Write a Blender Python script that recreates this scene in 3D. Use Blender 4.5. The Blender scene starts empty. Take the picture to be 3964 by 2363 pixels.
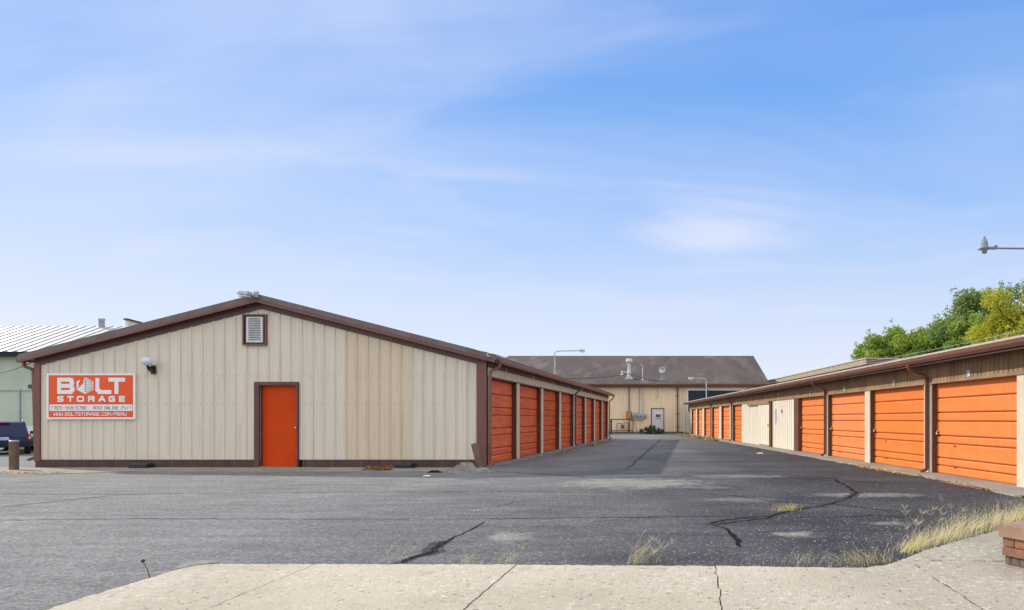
import bpy, math, random
from mathutils import Matrix, Vector
R = random.Random(7)
C = bpy.context.scene.collection
ROOT = {}            # object name -> world matrix of its root, for meshes written in world coordinates

# ------------------------------------------------------------------ materials
def mat(name, col, col2=None, rough=.7, scale=6., mix=(.35,.65), stretch=(1,1,1), bump=0., bscale=60., metal=0., fine=.0, fscale=90., spec=.4, streak=0., dirt=None, coat=0.):
    m = bpy.data.materials.new(name); m.use_nodes = True
    nt = m.node_tree; N = nt.nodes; L = nt.links
    b = N['Principled BSDF']; b.inputs['Roughness'].default_value = rough; b.inputs['Metallic'].default_value = metal
    b.inputs['Specular IOR Level'].default_value = spec; b.inputs['Coat Weight'].default_value = coat
    tc = N.new('ShaderNodeTexCoord'); mp = N.new('ShaderNodeMapping'); mp.inputs['Scale'].default_value = stretch
    L.new(tc.outputs['Object'], mp.inputs['Vector'])
    if col2 is None: col2 = tuple(c*.86 for c in col)
    n = N.new('ShaderNodeTexNoise'); n.inputs['Scale'].default_value = scale; n.inputs['Detail'].default_value = 6
    L.new(mp.outputs[0], n.inputs['Vector'])
    r = N.new('ShaderNodeValToRGB'); r.color_ramp.elements[0].position = mix[0]; r.color_ramp.elements[1].position = mix[1]
    r.color_ramp.elements[0].color = (*col, 1); r.color_ramp.elements[1].color = (*col2, 1)
    L.new(n.outputs['Fac'], r.inputs[0]); out = r.outputs[0]
    def mixin(fac, c, mode='MIX', amount=1.):
        nonlocal out
        x = N.new('ShaderNodeMixRGB'); x.blend_type = mode
        if amount != 1.:
            mu = N.new('ShaderNodeMath'); mu.operation = 'MULTIPLY'; mu.inputs[1].default_value = amount
            L.new(fac, mu.inputs[0]); fac = mu.outputs[0]
        L.new(fac, x.inputs[0]); L.new(out, x.inputs[1])
        if isinstance(c, tuple): x.inputs[2].default_value = (*c, 1)
        else: L.new(c, x.inputs[2])
        out = x.outputs[0]
    if fine:
        n2 = N.new('ShaderNodeTexNoise'); n2.inputs['Scale'].default_value = fscale; n2.inputs['Detail'].default_value = 3
        L.new(mp.outputs[0], n2.inputs['Vector'])
        r2 = N.new('ShaderNodeValToRGB'); r2.color_ramp.elements[0].position = .35; r2.color_ramp.elements[1].position = .65
        r2.color_ramp.elements[0].color = (.3,.3,.3,1)
        L.new(n2.outputs['Fac'], r2.inputs[0])
        x = N.new('ShaderNodeMixRGB'); x.blend_type = 'MULTIPLY'; x.inputs[0].default_value = fine
        L.new(out, x.inputs[1]); L.new(r2.outputs[0], x.inputs[2]); out = x.outputs[0]
    if streak:
        mp2 = N.new('ShaderNodeMapping'); mp2.inputs['Scale'].default_value = (14, 14, .5); L.new(tc.outputs['Object'], mp2.inputs['Vector'])
        n3 = N.new('ShaderNodeTexNoise'); n3.inputs['Scale'].default_value = 1.2; n3.inputs['Detail'].default_value = 5; L.new(mp2.outputs[0], n3.inputs['Vector'])
        r3 = N.new('ShaderNodeValToRGB'); r3.color_ramp.elements[0].position = .5; r3.color_ramp.elements[1].position = .75
        L.new(n3.outputs['Fac'], r3.inputs[0]); mixin(r3.outputs[0], dirt or tuple(c*.6 for c in col), amount=streak)
    L.new(out, b.inputs['Base Color'])
    if bump:
        n4 = N.new('ShaderNodeTexNoise'); n4.inputs['Scale'].default_value = bscale; n4.inputs['Detail'].default_value = 4
        L.new(tc.outputs['Object'], n4.inputs['Vector'])
        bp = N.new('ShaderNodeBump'); bp.inputs['Strength'].default_value = bump; bp.inputs['Distance'].default_value = .01
        L.new(n4.outputs['Fac'], bp.inputs['Height']); L.new(bp.outputs[0], b.inputs['Normal'])
    m['out'] = 0
    return m

M = {}
M['siding'] = mat('beige_siding_paint', (.64,.54,.42), (.57,.495,.40), rough=.5, scale=.7, stretch=(3,3,.35), streak=.35, dirt=(.43,.35,.26), bump=.06, bscale=18)
# the two replaced panels on the front wall are a browner beige: a difference of paint, set by where they stand on the wall
def tint_panels(m, x0, x1, col):
    nt = m.node_tree; N = nt.nodes; L = nt.links; b = N['Principled BSDF']
    src = b.inputs['Base Color'].links[0].from_socket
    g = N.new('ShaderNodeTexCoord'); s = N.new('ShaderNodeSeparateXYZ'); L.new(g.outputs['Object'], s.inputs[0])
    a = N.new('ShaderNodeMath'); a.operation = 'GREATER_THAN'; a.inputs[1].default_value = x0; L.new(s.outputs[0], a.inputs[0])
    c = N.new('ShaderNodeMath'); c.operation = 'LESS_THAN'; c.inputs[1].default_value = x1; L.new(s.outputs[0], c.inputs[0])
    p = N.new('ShaderNodeMath'); p.operation = 'MULTIPLY'; L.new(a.outputs[0], p.inputs[0]); L.new(c.outputs[0], p.inputs[1])
    q = N.new('ShaderNodeMath'); q.operation = 'MULTIPLY'; q.inputs[1].default_value = 1; L.new(p.outputs[0], q.inputs[0])
    x = N.new('ShaderNodeMixRGB'); x.blend_type = 'MULTIPLY'; x.inputs[2].default_value = (*col, 1)
    L.new(q.outputs[0], x.inputs[0]); L.new(src, x.inputs[1]); L.new(x.outputs[0], b.inputs['Base Color'])
M['siding_front'] = mat('front_siding_paint', (.68,.62,.54), (.64,.595,.525), rough=.5, scale=.7, stretch=(3,3,.35), streak=.4, dirt=(.42,.35,.26), bump=.06, bscale=18)
tint_panels(M['siding_front'], 2.155, 3.86, (.94,.88,.79))
M['siding_back'] = mat('back_siding_paint', (.82,.68,.49), (.76,.62,.46), rough=.6, scale=.5, stretch=(3,3,.3), streak=.5, dirt=(.45,.33,.2))
M['siding_right'] = mat('cream_siding_paint', (.80,.74,.61), (.76,.69,.56), rough=.55, scale=.8, stretch=(3,3,.3), streak=.3, dirt=(.5,.4,.28))
M['cream'] = mat('cream_trim_paint', (.66,.58,.45), (.60,.52,.40), rough=.55, scale=3, streak=.3, dirt=(.42,.34,.25))
M['maroon'] = mat('maroon_trim_paint', (.185,.075,.066), (.15,.062,.056), rough=.42, scale=2, stretch=(1,1,.3), bump=.04, bscale=9)
M['brown'] = mat('brown_trim_paint', (.115,.06,.055), (.09,.048,.045), rough=.5, scale=3, bump=.05, bscale=20)
M['jamb'] = mat('dark_jamb_paint', (.10,.045,.045), (.075,.035,.038), rough=.5, scale=3)
M['rake'] = mat('weathered_rake_paint', (.165,.125,.125), (.13,.095,.092), rough=.5, scale=3, streak=.3, dirt=(.25,.21,.2))
M['base'] = mat('base_board_paint', (.085,.045,.042), (.06,.035,.034), rough=.75, scale=3, streak=.25, dirt=(.2,.15,.13), bump=.2, bscale=30)
M['gutter'] = mat('brown_gutter_metal', (.17,.085,.06), (.14,.07,.05), rough=.3, scale=3, bump=.05, bscale=5)
M['fascia_right'] = mat('brown_fascia_metal', (.155,.07,.043), (.125,.056,.035), rough=.6, spec=.2, scale=2, streak=.25, dirt=(.14,.07,.05))
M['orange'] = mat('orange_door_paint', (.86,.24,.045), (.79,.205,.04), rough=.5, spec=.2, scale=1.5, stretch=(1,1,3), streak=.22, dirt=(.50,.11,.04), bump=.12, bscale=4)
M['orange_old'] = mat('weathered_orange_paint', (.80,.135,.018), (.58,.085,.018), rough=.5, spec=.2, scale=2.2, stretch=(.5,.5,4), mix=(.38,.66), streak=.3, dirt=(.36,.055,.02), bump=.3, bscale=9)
M['orange_flat'] = mat('orange_entry_paint', (.60,.062,.003), (.50,.048,.003), rough=.5, spec=.15, scale=1.6, mix=(.3,.75), bump=.1, bscale=10)
M['groove'] = mat('door_groove_paint', (.40,.075,.02), rough=.6)
M['white'] = mat('white_sign_paint', (.78,.80,.84), (.74,.76,.80), rough=.35)
M['signorange'] = mat('sign_orange_print', (.78,.085,.008), (.72,.075,.008), rough=.25, scale=1)
M['signred'] = mat('sign_red_print', (.32,.05,.035), rough=.4)
M['signgrey'] = mat('sign_grey_print', (.20,.13,.13), rough=.4)
M['signdark'] = mat('logo_line_print', (.24,.06,.06), rough=.4)
M['whitemetal'] = mat('white_metal', (.56,.58,.60), (.48,.50,.53), rough=.35, scale=8)
M['galv'] = mat('galvanized_metal', (.42,.45,.48), (.33,.36,.39), rough=.4, metal=.4, scale=8)
M['lampgrey'] = mat('dull_lamp_metal', (.23,.26,.30), (.18,.20,.24), rough=.6, spec=.2)
M['chrome'] = mat('polished_metal', (.7,.7,.7), rough=.2, metal=1.)
M['black'] = mat('black_plastic', (.018,.02,.028), (.03,.032,.04), rough=.35)
M['vent_black'] = mat('black_peeling_paint', (.03,.03,.045), (.16,.15,.16), rough=.6, scale=9, mix=(.6,.72), stretch=(1,1,.4))
M['globe'] = mat('milky_globe_glass', (.68,.70,.86), (.60,.62,.80), rough=.25, scale=3)
M['bollard'] = mat('rusty_brown_steel', (.115,.075,.05), (.16,.115,.075), rough=.65, scale=5, streak=.3, dirt=(.06,.04,.03), bump=.2, bscale=30)
M['frieze'] = mat('grooved_wood_panel', (.36,.225,.115), (.24,.15,.085), rough=.7, scale=1.4, stretch=(2,2,.8), streak=.45, dirt=(.2,.13,.09), bump=.15, bscale=40)
M['roofedge'] = mat('weathered_roof_edge', (.50,.47,.43), (.40,.37,.34), rough=.8, scale=9)
M['rooftop'] = mat('dark_roofing', (.12,.11,.11), (.16,.145,.14), rough=.9, scale=3, bump=.2)
M['wood'] = mat('weathered_board', (.40,.33,.24), (.28,.22,.16), rough=.8, scale=2, stretch=(1,1,4), streak=.3)
M['offwhite'] = mat('off_white_wall_paint', (.72,.68,.60), (.66,.62,.55), rough=.7, scale=1)
M['concrete'] = mat('apron_concrete', (.37,.34,.29), (.27,.25,.21), rough=.9, scale=1.3, fine=.5, fscale=25, bump=.4, bscale=40)
M['curb'] = mat('grey_sill_concrete', (.30,.29,.27), (.20,.195,.185), rough=.9, scale=2, fine=.5, fscale=20, bump=.4)
M['rubble'] = mat('broken_concrete', (.42,.40,.37), (.28,.27,.25), rough=.95, scale=5, fine=.6, fscale=45, bump=.8, bscale=45)
M['brick'] = mat('red_brown_brick', (.36,.175,.105), (.24,.12,.08), rough=.9, scale=9, fine=.5, fscale=110, bump=.6, bscale=110, streak=.2, dirt=(.10,.06,.045))
M['capstone'] = mat('brown_cap_stone', (.42,.28,.20), (.31,.20,.145), rough=.9, scale=7, fine=.5, fscale=130, bump=.6, bscale=130)
M['dirtyblock'] = mat('grimy_block', (.20,.15,.115), (.05,.035,.03), rough=.95, scale=6, stretch=(4,4,.7), bump=.6, bscale=50)
M['greenwall'] = mat('pale_green_wall_paint', (.47,.54,.47), (.38,.45,.40), rough=.8, scale=.6, mix=(.35,.75), streak=.3, dirt=(.28,.32,.28))
M['metalroof'] = mat('ribbed_metal_roof', (.56,.57,.59), (.48,.49,.51), rough=.35, scale=2, metal=.2)
M['ribdark'] = mat('roof_seam', (.42,.43,.45), rough=.5)
M['glassdark'] = mat('dark_window_glass', (.02,.035,.055), (.03,.045,.06), rough=.35, spec=.12)
M['navy'] = mat('navy_car_paint', (.012,.025,.085), (.012,.02,.07), rough=.35, coat=.12, spec=.25)
M['silver'] = mat('silver_car_paint', (.38,.42,.45), rough=.25, metal=.5, coat=1.)
M['carglass'] = mat('car_window_glass', (.004,.022,.06), rough=.2, spec=.15)
M['rubber'] = mat('tyre_rubber', (.015,.015,.017), rough=.85)
M['cladding'] = mat('dark_bumper_plastic', (.018,.022,.035), rough=.6, spec=.15)
M['redlens'] = mat('red_lamp_lens', (.45,.01,.015), rough=.15, spec=.7)
M['clearlens'] = mat('clear_lamp_lens', (.8,.75,.75), rough=.15)
M['plate'] = mat('license_plate', (.55,.62,.78), (.2,.3,.6), rough=.4, scale=14)
M['yellowbox'] = mat('ochre_cabinet_paint', (.42,.20,.035), (.34,.16,.03), rough=.5)
M['rust'] = mat('rusty_pipe', (.13,.055,.035), (.08,.04,.03), rough=.8, scale=8)
M['doorwhite'] = mat('pale_blue_white_door_paint', (.62,.63,.70), (.54,.55,.62), rough=.45, scale=1.5)
M['grass'] = mat('lawn_grass', (.10,.16,.03), (.16,.20,.05), rough=.9, scale=3)
M['earth'] = mat('dry_ground', (.17,.14,.09), (.12,.12,.06), rough=.95, scale=.6, fine=.4, fscale=8)
M['wire'] = mat('black_wire', (.02,.02,.02), rough=.6)
M['palewire'] = mat('grey_wire', (.35,.36,.37), rough=.6)
M['bark'] = mat('dark_bark', (.06,.045,.035), (.035,.028,.022), rough=.95, scale=8)
M['straw'] = mat('dry_straw_blades', (.66,.52,.20), (.50,.42,.14), rough=.7, scale=9)
M['straw_pale'] = mat('bleached_straw_blades', (.66,.60,.40), (.5,.46,.28), rough=.7, scale=9)
M['weed'] = mat('dull_weed_leaves', (.18,.20,.05), (.34,.28,.08), rough=.8, scale=20)
M['deadleaf'] = mat('orange_dead_leaves', (.38,.13,.035), (.22,.17,.05), rough=.8, scale=25)
M['moss'] = mat('yellow_green_moss', (.22,.24,.07), (.33,.30,.13), rough=.95, scale=20)
M['shrub'] = mat('dark_shrub_leaves', (.035,.075,.02), (.09,.13,.035), rough=.6, scale=9)
M['pebble'] = mat('pale_pebble', (.5,.48,.45), (.34,.33,.31), rough=.9, scale=30)
M['litter'] = mat('white_paper', (.8,.8,.78), rough=.7)
M['signred2'] = mat('red_notice_print', (.6,.03,.03), rough=.5)
M['crackedge'] = mat('crumbled_crack_edge', (.045,.045,.048), (.075,.073,.072), rough=.95, spec=.1, scale=14, bump=.6)
M['crack'] = mat('dark_crack_filler', (.006,.006,.007), (.02,.019,.02), spec=.1, rough=.95, scale=9, bump=.3)
M['shinglevent'] = mat('pale_vent_plastic', (.62,.65,.68), rough=.4)
M['rusty_tin'] = mat('rust_stained_tin', (.42,.45,.48), (.35,.10,.04), rough=.45, scale=5, mix=(.62,.70), metal=.3)
M['orangedust'] = mat('orange_paint_spill', (.42,.13,.05), (.30,.20,.12), rough=.9, scale=8, mix=(.3,.7))

def vary(m, lo, hi):
    "every door has weathered a little differently: a tint per object"
    nt = m.node_tree; N = nt.nodes; L = nt.links; b = N['Principled BSDF']; src = b.inputs['Base Color'].links[0].from_socket
    oi = N.new('ShaderNodeObjectInfo'); mr = N.new('ShaderNodeMapRange'); mr.inputs[3].default_value = lo; mr.inputs[4].default_value = hi; L.new(oi.outputs['Random'], mr.inputs[0])
    h = N.new('ShaderNodeHueSaturation'); L.new(mr.outputs[0], h.inputs['Value']); L.new(src, h.inputs['Color'])
    m2 = N.new('ShaderNodeMapRange'); m2.inputs[3].default_value = 1.02; m2.inputs[4].default_value = .93; L.new(oi.outputs['Random'], m2.inputs[0]); L.new(m2.outputs[0], h.inputs['Saturation'])
    L.new(h.outputs[0], b.inputs['Base Color'])
vary(M['orange'], .86, 1.04); vary(M['orange_old'], .82, 1.08)
def leafmat(name, c1, c2, c3):
    m = bpy.data.materials.new(name); m.use_nodes = True; nt = m.node_tree; N = nt.nodes; L = nt.links
    for n in list(N): N.remove(n)
    o = N.new('ShaderNodeOutputMaterial'); d = N.new('ShaderNodeBsdfDiffuse'); t = N.new('ShaderNodeBsdfTranslucent'); x = N.new('ShaderNodeMixShader'); x.inputs[0].default_value = .5
    g = N.new('ShaderNodeNewGeometry'); tc = N.new('ShaderNodeTexCoord'); n = N.new('ShaderNodeTexNoise'); n.inputs['Scale'].default_value = .55
    L.new(tc.outputs['Object'], n.inputs['Vector'])
    r = N.new('ShaderNodeValToRGB'); e = r.color_ramp.elements; e[0].color = (*c1,1); e[1].color = (*c3,1); k = e.new(.5); k.color = (*c2,1); e[0].position=.25; e[-1].position=.85
    a = N.new('ShaderNodeMath'); a.operation = 'MULTIPLY_ADD'; a.inputs[1].default_value = .45; L.new(g.outputs['Random Per Island'], a.inputs[0]); 
    a2 = N.new('ShaderNodeMath'); a2.operation = 'MULTIPLY'; a2.inputs[1].default_value = .6; L.new(n.outputs['Fac'], a2.inputs[0]); L.new(a2.outputs[0], a.inputs[2])
    L.new(a.outputs[0], r.inputs[0]); L.new(r.outputs[0], d.inputs[0]); L.new(r.outputs[0], t.inputs[0])
    L.new(d.outputs[0], x.inputs[1]); L.new(t.outputs[0], x.inputs[2]); L.new(x.outputs[0], o.inputs[0])
    return m
M['leaf'] = leafmat('green_foliage', (.13,.22,.045), (.27,.38,.075), (.44,.52,.12))
M['leafb'] = leafmat('bluish_green_foliage', (.12,.21,.08), (.24,.34,.12), (.38,.46,.18))
M['leafy'] = leafmat('yellow_green_foliage', (.28,.34,.05), (.50,.50,.07), (.68,.62,.09))

# roof shingles: faded brown sheet with paler vertical wash streaks
def shingle():
    m = mat('faded_brown_shingles', (.07,.052,.048), (.10,.075,.069), rough=.9, scale=.35, fine=.35, fscale=5, stretch=(1,.3,.3), bump=.3, bscale=6)
    nt = m.node_tree; N = nt.nodes; L = nt.links; b = N['Principled BSDF']; src = b.inputs['Base Color'].links[0].from_socket
    tc = N.new('ShaderNodeTexCoord'); mp = N.new('ShaderNodeMapping'); mp.inputs['Scale'].default_value = (.55,.12,.12); mp.inputs['Rotation'].default_value = (0,0,.15)
    L.new(tc.outputs['Object'], mp.inputs[0]); n = N.new('ShaderNodeTexNoise'); n.inputs['Scale'].default_value = 1.6; n.inputs['Detail'].default_value = 5; L.new(mp.outputs[0], n.inputs['Vector'])
    r = N.new('ShaderNodeValToRGB'); r.color_ramp.elements[0].position = .52; r.color_ramp.elements[1].position = .72; L.new(n.outputs['Fac'], r.inputs[0])
    x = N.new('ShaderNodeMixRGB'); x.inputs[2].default_value = (.17,.145,.14,1); mu = N.new('ShaderNodeMath'); mu.operation='MULTIPLY'; mu.inputs[1].default_value=.55
    L.new(r.outputs[0], mu.inputs[0]); L.new(mu.outputs[0], x.inputs[0]); L.new(src, x.inputs[1]); L.new(x.outputs[0], b.inputs['Base Color'])
    return m
M['shingle'] = shingle()

# asphalt: worn grey binder with pale stones; sealed darker to the right of the drive, exposed pale patches
def asphalt():
    m = bpy.data.materials.new('worn_asphalt'); m.use_nodes = True; nt = m.node_tree; N = nt.nodes; L = nt.links; b = N['Principled BSDF']
    tc = N.new('ShaderNodeTexCoord'); P = tc.outputs['Object']
    def noise(s, d=4, v=P, rough=.5):
        n = N.new('ShaderNodeTexNoise'); n.inputs['Scale'].default_value = s; n.inputs['Detail'].default_value = d; n.inputs['Roughness'].default_value = rough; L.new(v, n.inputs['Vector']); return n.outputs['Fac']
    def ramp(f, a, c, ca=(0,0,0), cb=(1,1,1)):
        r = N.new('ShaderNodeValToRGB'); e = r.color_ramp.elements; e[0].position=a; e[1].position=c; e[0].color=(*ca,1); e[1].color=(*cb,1); L.new(f, r.inputs[0]); return r.outputs[0]
    def math_(op, a, c):
        n = N.new('ShaderNodeMath'); n.operation = op
        for i, q in enumerate((a, c)):
            if isinstance(q, (int, float)): n.inputs[i].default_value = q
            else: L.new(q, n.inputs[i])
        return n.outputs[0]
    def mix(f, a, c, mode='MIX'):
        x = N.new('ShaderNodeMixRGB'); x.blend_type = mode
        for i, q in enumerate((f, a, c)):
            if isinstance(q, tuple): x.inputs[i].default_value = (*q, 1)
            elif isinstance(q, (int, float)): x.inputs[i].default_value = q
            else: L.new(q, x.inputs[i])
        return x.outputs[0]
    sep = N.new('ShaderNodeSeparateXYZ'); L.new(P, sep.inputs[0])
    # sealed zone: right of a slanted wandering line
    w = noise(.35, 3)
    v = math_('ADD', sep.outputs[0], math_('MULTIPLY', math_('SUBTRACT', w, .5), 6.))
    v = math_('ADD', v, math_('MULTIPLY', sep.outputs[1], -.05))
    v = math_('ADD', v, 5.6)                      # 0 near X = -4.6 .. 
    sealed = ramp(math_('DIVIDE', v, 6.5), 0., 1.)
    big = ramp(noise(.5, 5), .3, .7)
    mpf = N.new('ShaderNodeMapping'); mpf.inputs['Scale'].default_value = (.22,.9,1); L.new(P, mpf.inputs[0])
    worn = ramp(noise(1., 5, mpf.outputs[0]), .52, .72)
    old = mix(big, (.175,.178,.187), (.235,.236,.24))
    new = mix(big, (.032,.034,.044), (.056,.058,.069))
    new = mix(math_('MULTIPLY', worn, .28), new, (.19,.188,.185))
    col = mix(sealed, old, new)
    def spot(x, y, rx, ry, amt):
        nonlocal col
        a = N.new('ShaderNodeMapping'); a.vector_type='POINT'; a.inputs['Location'].default_value = (-x/rx, -y/ry, 0); a.inputs['Scale'].default_value = (1/rx, 1/ry, 0); L.new(P, a.inputs[0])
        l = N.new('ShaderNodeVectorMath'); l.operation='LENGTH'; L.new(a.outputs[0], l.inputs[0])
        d = math_('ADD', l.outputs['Value'], math_('ADD', math_('MULTIPLY', math_('SUBTRACT', noise(4, 5), .5), 1.5), math_('MULTIPLY', math_('SUBTRACT', noise(60, 3), .5), 1.4)))
        f = ramp(d, .55, 1.15, (amt,amt,amt), (0,0,0))
        col = mix(f, col, (.36,.345,.31))
    spot(-1.95, 6.58, .27, .34, .75); spot(1.12, 6.7, .26, .2, .6); spot(2.4, 7.4, .3, .15, .4); spot(2.9, 10.2, 1.0, .35, .45)
    spot(-1.2, 12.1, 1.6, 1.1, .6); spot(.9, 13.5, 1.3, .45, .45); spot(.8, 9.6, .7, .3, .3); spot(.3,11.3,.5,.25,.35)
    # stones
    vo = N.new('ShaderNodeTexVoronoi'); vo.inputs['Scale'].default_value = 62; L.new(P, vo.inputs['Vector'])
    sx = N.new('ShaderNodeSeparateColor'); L.new(vo.outputs['Color'], sx.inputs[0])
    g1 = ramp(sx.outputs[0], 0., 1., (.6,.6,.6), (1.38,1.38,1.38))
    col = mix(1., col, g1, 'MULTIPLY')
    st = ramp(sx.outputs[1], .972, .985)
    vo2 = N.new('ShaderNodeTexVoronoi'); vo2.inputs['Scale'].default_value = 30; L.new(P, vo2.inputs['Vector'])
    sx2 = N.new('ShaderNodeSeparateColor'); L.new(vo2.outputs['Color'], sx2.inputs[0])
    st2 = math_('MULTIPLY', ramp(sx2.outputs[1], .972, .98), ramp(vo2.outputs['Distance'], .2, .35, (1,1,1), (0,0,0)))
    col = mix(math_('MULTIPLY', st, .6), col, (.42,.41,.38))
    col = mix(math_('MULTIPLY', st2, .75), col, (.50,.49,.46))
    n2 = noise(14, 6, rough=.65); col = mix(.75, col, ramp(n2, .32, .68, (.6,.6,.6), (1.15,1.15,1.15)), 'MULTIPLY')
    mps = N.new('ShaderNodeMapping'); mps.inputs['Scale'].default_value = (.8,3.2,1); L.new(P, mps.inputs[0])
    col = mix(.8, col, ramp(noise(1.1, 6, mps.outputs[0], .6), .3, .72, (.70,.70,.70), (1.25,1.25,1.23)), 'MULTIPLY')
    # tyre polishing and oil drips down the drive
    mpo = N.new('ShaderNodeMapping'); mpo.inputs['Scale'].default_value = (1.6,.5,1); L.new(P, mpo.inputs[0])
    col = mix(math_('MULTIPLY', ramp(noise(1.7, 4, mpo.outputs[0]), .64, .74), .22), col, (.045,.043,.045))
    L.new(col, b.inputs['Base Color']); b.inputs['Roughness'].default_value = .88; b.inputs['Specular IOR Level'].default_value = .25
    bp = N.new('ShaderNodeBump'); bp.inputs['Strength'].default_value = .7; bp.inputs['Distance'].default_value = .006
    L.new(math_('ADD', sx.outputs[0], math_('MULTIPLY', noise(140, 3), .8)), bp.inputs['Height']); L.new(bp.outputs[0], b.inputs['Normal'])
    return m
M['asphalt'] = asphalt()

def sidewalk_mat():
    m = bpy.data.materials.new('pitted_sidewalk_concrete'); m.use_nodes = True; nt = m.node_tree; N = nt.nodes; L = nt.links; b = N['Principled BSDF']
    tc = N.new('ShaderNodeTexCoord'); P = tc.outputs['Object']
    def noise(s, d=5, v=P, rough=.55):
        n = N.new('ShaderNodeTexNoise'); n.inputs['Scale'].default_value = s; n.inputs['Detail'].default_value = d; n.inputs['Roughness'].default_value = rough; L.new(v, n.inputs['Vector']); return n.outputs['Fac']
    def ramp(f, a, c, ca=(0,0,0), cb=(1,1,1)):
        r = N.new('ShaderNodeValToRGB'); e = r.color_ramp.elements; e[0].position=a; e[1].position=c; e[0].color=(*ca,1); e[1].color=(*cb,1); L.new(f, r.inputs[0]); return r.outputs[0]
    def mix(f, a, c, mode='MIX'):
        x = N.new('ShaderNodeMixRGB'); x.blend_type = mode
        for i, q in enumerate((f, a, c)):
            if isinstance(q, tuple): x.inputs[i].default_value = (*q, 1)
            elif isinstance(q, (int, float)): x.inputs[i].default_value = q
            else: L.new(q, x.inputs[i])
        return x.outputs[0]
    def math_stain(nz):
        m_ = N.new('ShaderNodeMath'); m_.operation='MULTIPLY'; m_.inputs[1].default_value=.35; L.new(ramp(nz(2.7, 5, rough=.65), .60, .70), m_.inputs[0]); return m_.outputs[0]
    sep = N.new('ShaderNodeSeparateXYZ'); L.new(P, sep.inputs[0])
    col = ramp(noise(.9, 6), .3, .7, (.58,.525,.43), (.49,.435,.345))
    gx = ramp(sep.outputs[0], 0., 1., (0,0,0), (1,1,1))
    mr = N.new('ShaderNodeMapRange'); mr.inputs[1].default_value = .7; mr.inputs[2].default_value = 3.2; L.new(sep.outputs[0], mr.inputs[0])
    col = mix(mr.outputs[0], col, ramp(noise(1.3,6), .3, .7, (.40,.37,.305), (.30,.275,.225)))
    pale = ramp(noise(16, 6, rough=.65), .56, .62)
    pmask = ramp(noise(1.4, 4), .38, .58)
    mm = N.new('ShaderNodeMath'); mm.operation='MULTIPLY'; L.new(pale, mm.inputs[0]); L.new(pmask, mm.inputs[1])
    mm2 = N.new('ShaderNodeMath'); mm2.operation='MULTIPLY'; mm2.inputs[1].default_value=.7; L.new(mm.outputs[0], mm2.inputs[0])
    col = mix(mm2.outputs[0], col, (.72,.69,.62))
    pit = ramp(noise(21, 5, rough=.62), .63, .68); mp3 = N.new('ShaderNodeMath'); mp3.operation='MULTIPLY'; mp3.inputs[1].default_value=.75
    pm = N.new('ShaderNodeMath'); pm.operation='MULTIPLY'; L.new(pit, pm.inputs[0]); L.new(ramp(noise(1.9, 4, rough=.6), .44, .58), pm.inputs[1]); L.new(pm.outputs[0], mp3.inputs[0])
    col = mix(mp3.outputs[0], col, (.16,.135,.105))
    col = mix(.75, col, ramp(noise(.55, 5, rough=.6), .35, .65, (.78,.77,.75), (1.08,1.08,1.08)), 'MULTIPLY')
    col = mix(math_stain(noise), col, (.22,.19,.15))
    col = mix(.8, col, ramp(noise(45, 6, rough=.7), .3, .7, (.7,.7,.7), (1.12,1.12,1.12)), 'MULTIPLY')
    L.new(col, b.inputs['Base Color']); b.inputs['Roughness'].default_value = .92; b.inputs['Specular IOR Level'].default_value = .2
    bp = N.new('ShaderNodeBump'); bp.inputs['Strength'].default_value = .9; bp.inputs['Distance'].default_value = .012
    ad = N.new('ShaderNodeMath'); ad.operation='SUBTRACT'; L.new(noise(70, 5), ad.inputs[0]); L.new(pit, ad.inputs[1]); L.new(ad.outputs[0], bp.inputs['Height']); L.new(bp.outputs[0], b.inputs['Normal'])
    return m
M['sidewalk'] = sidewalk_mat()

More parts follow.
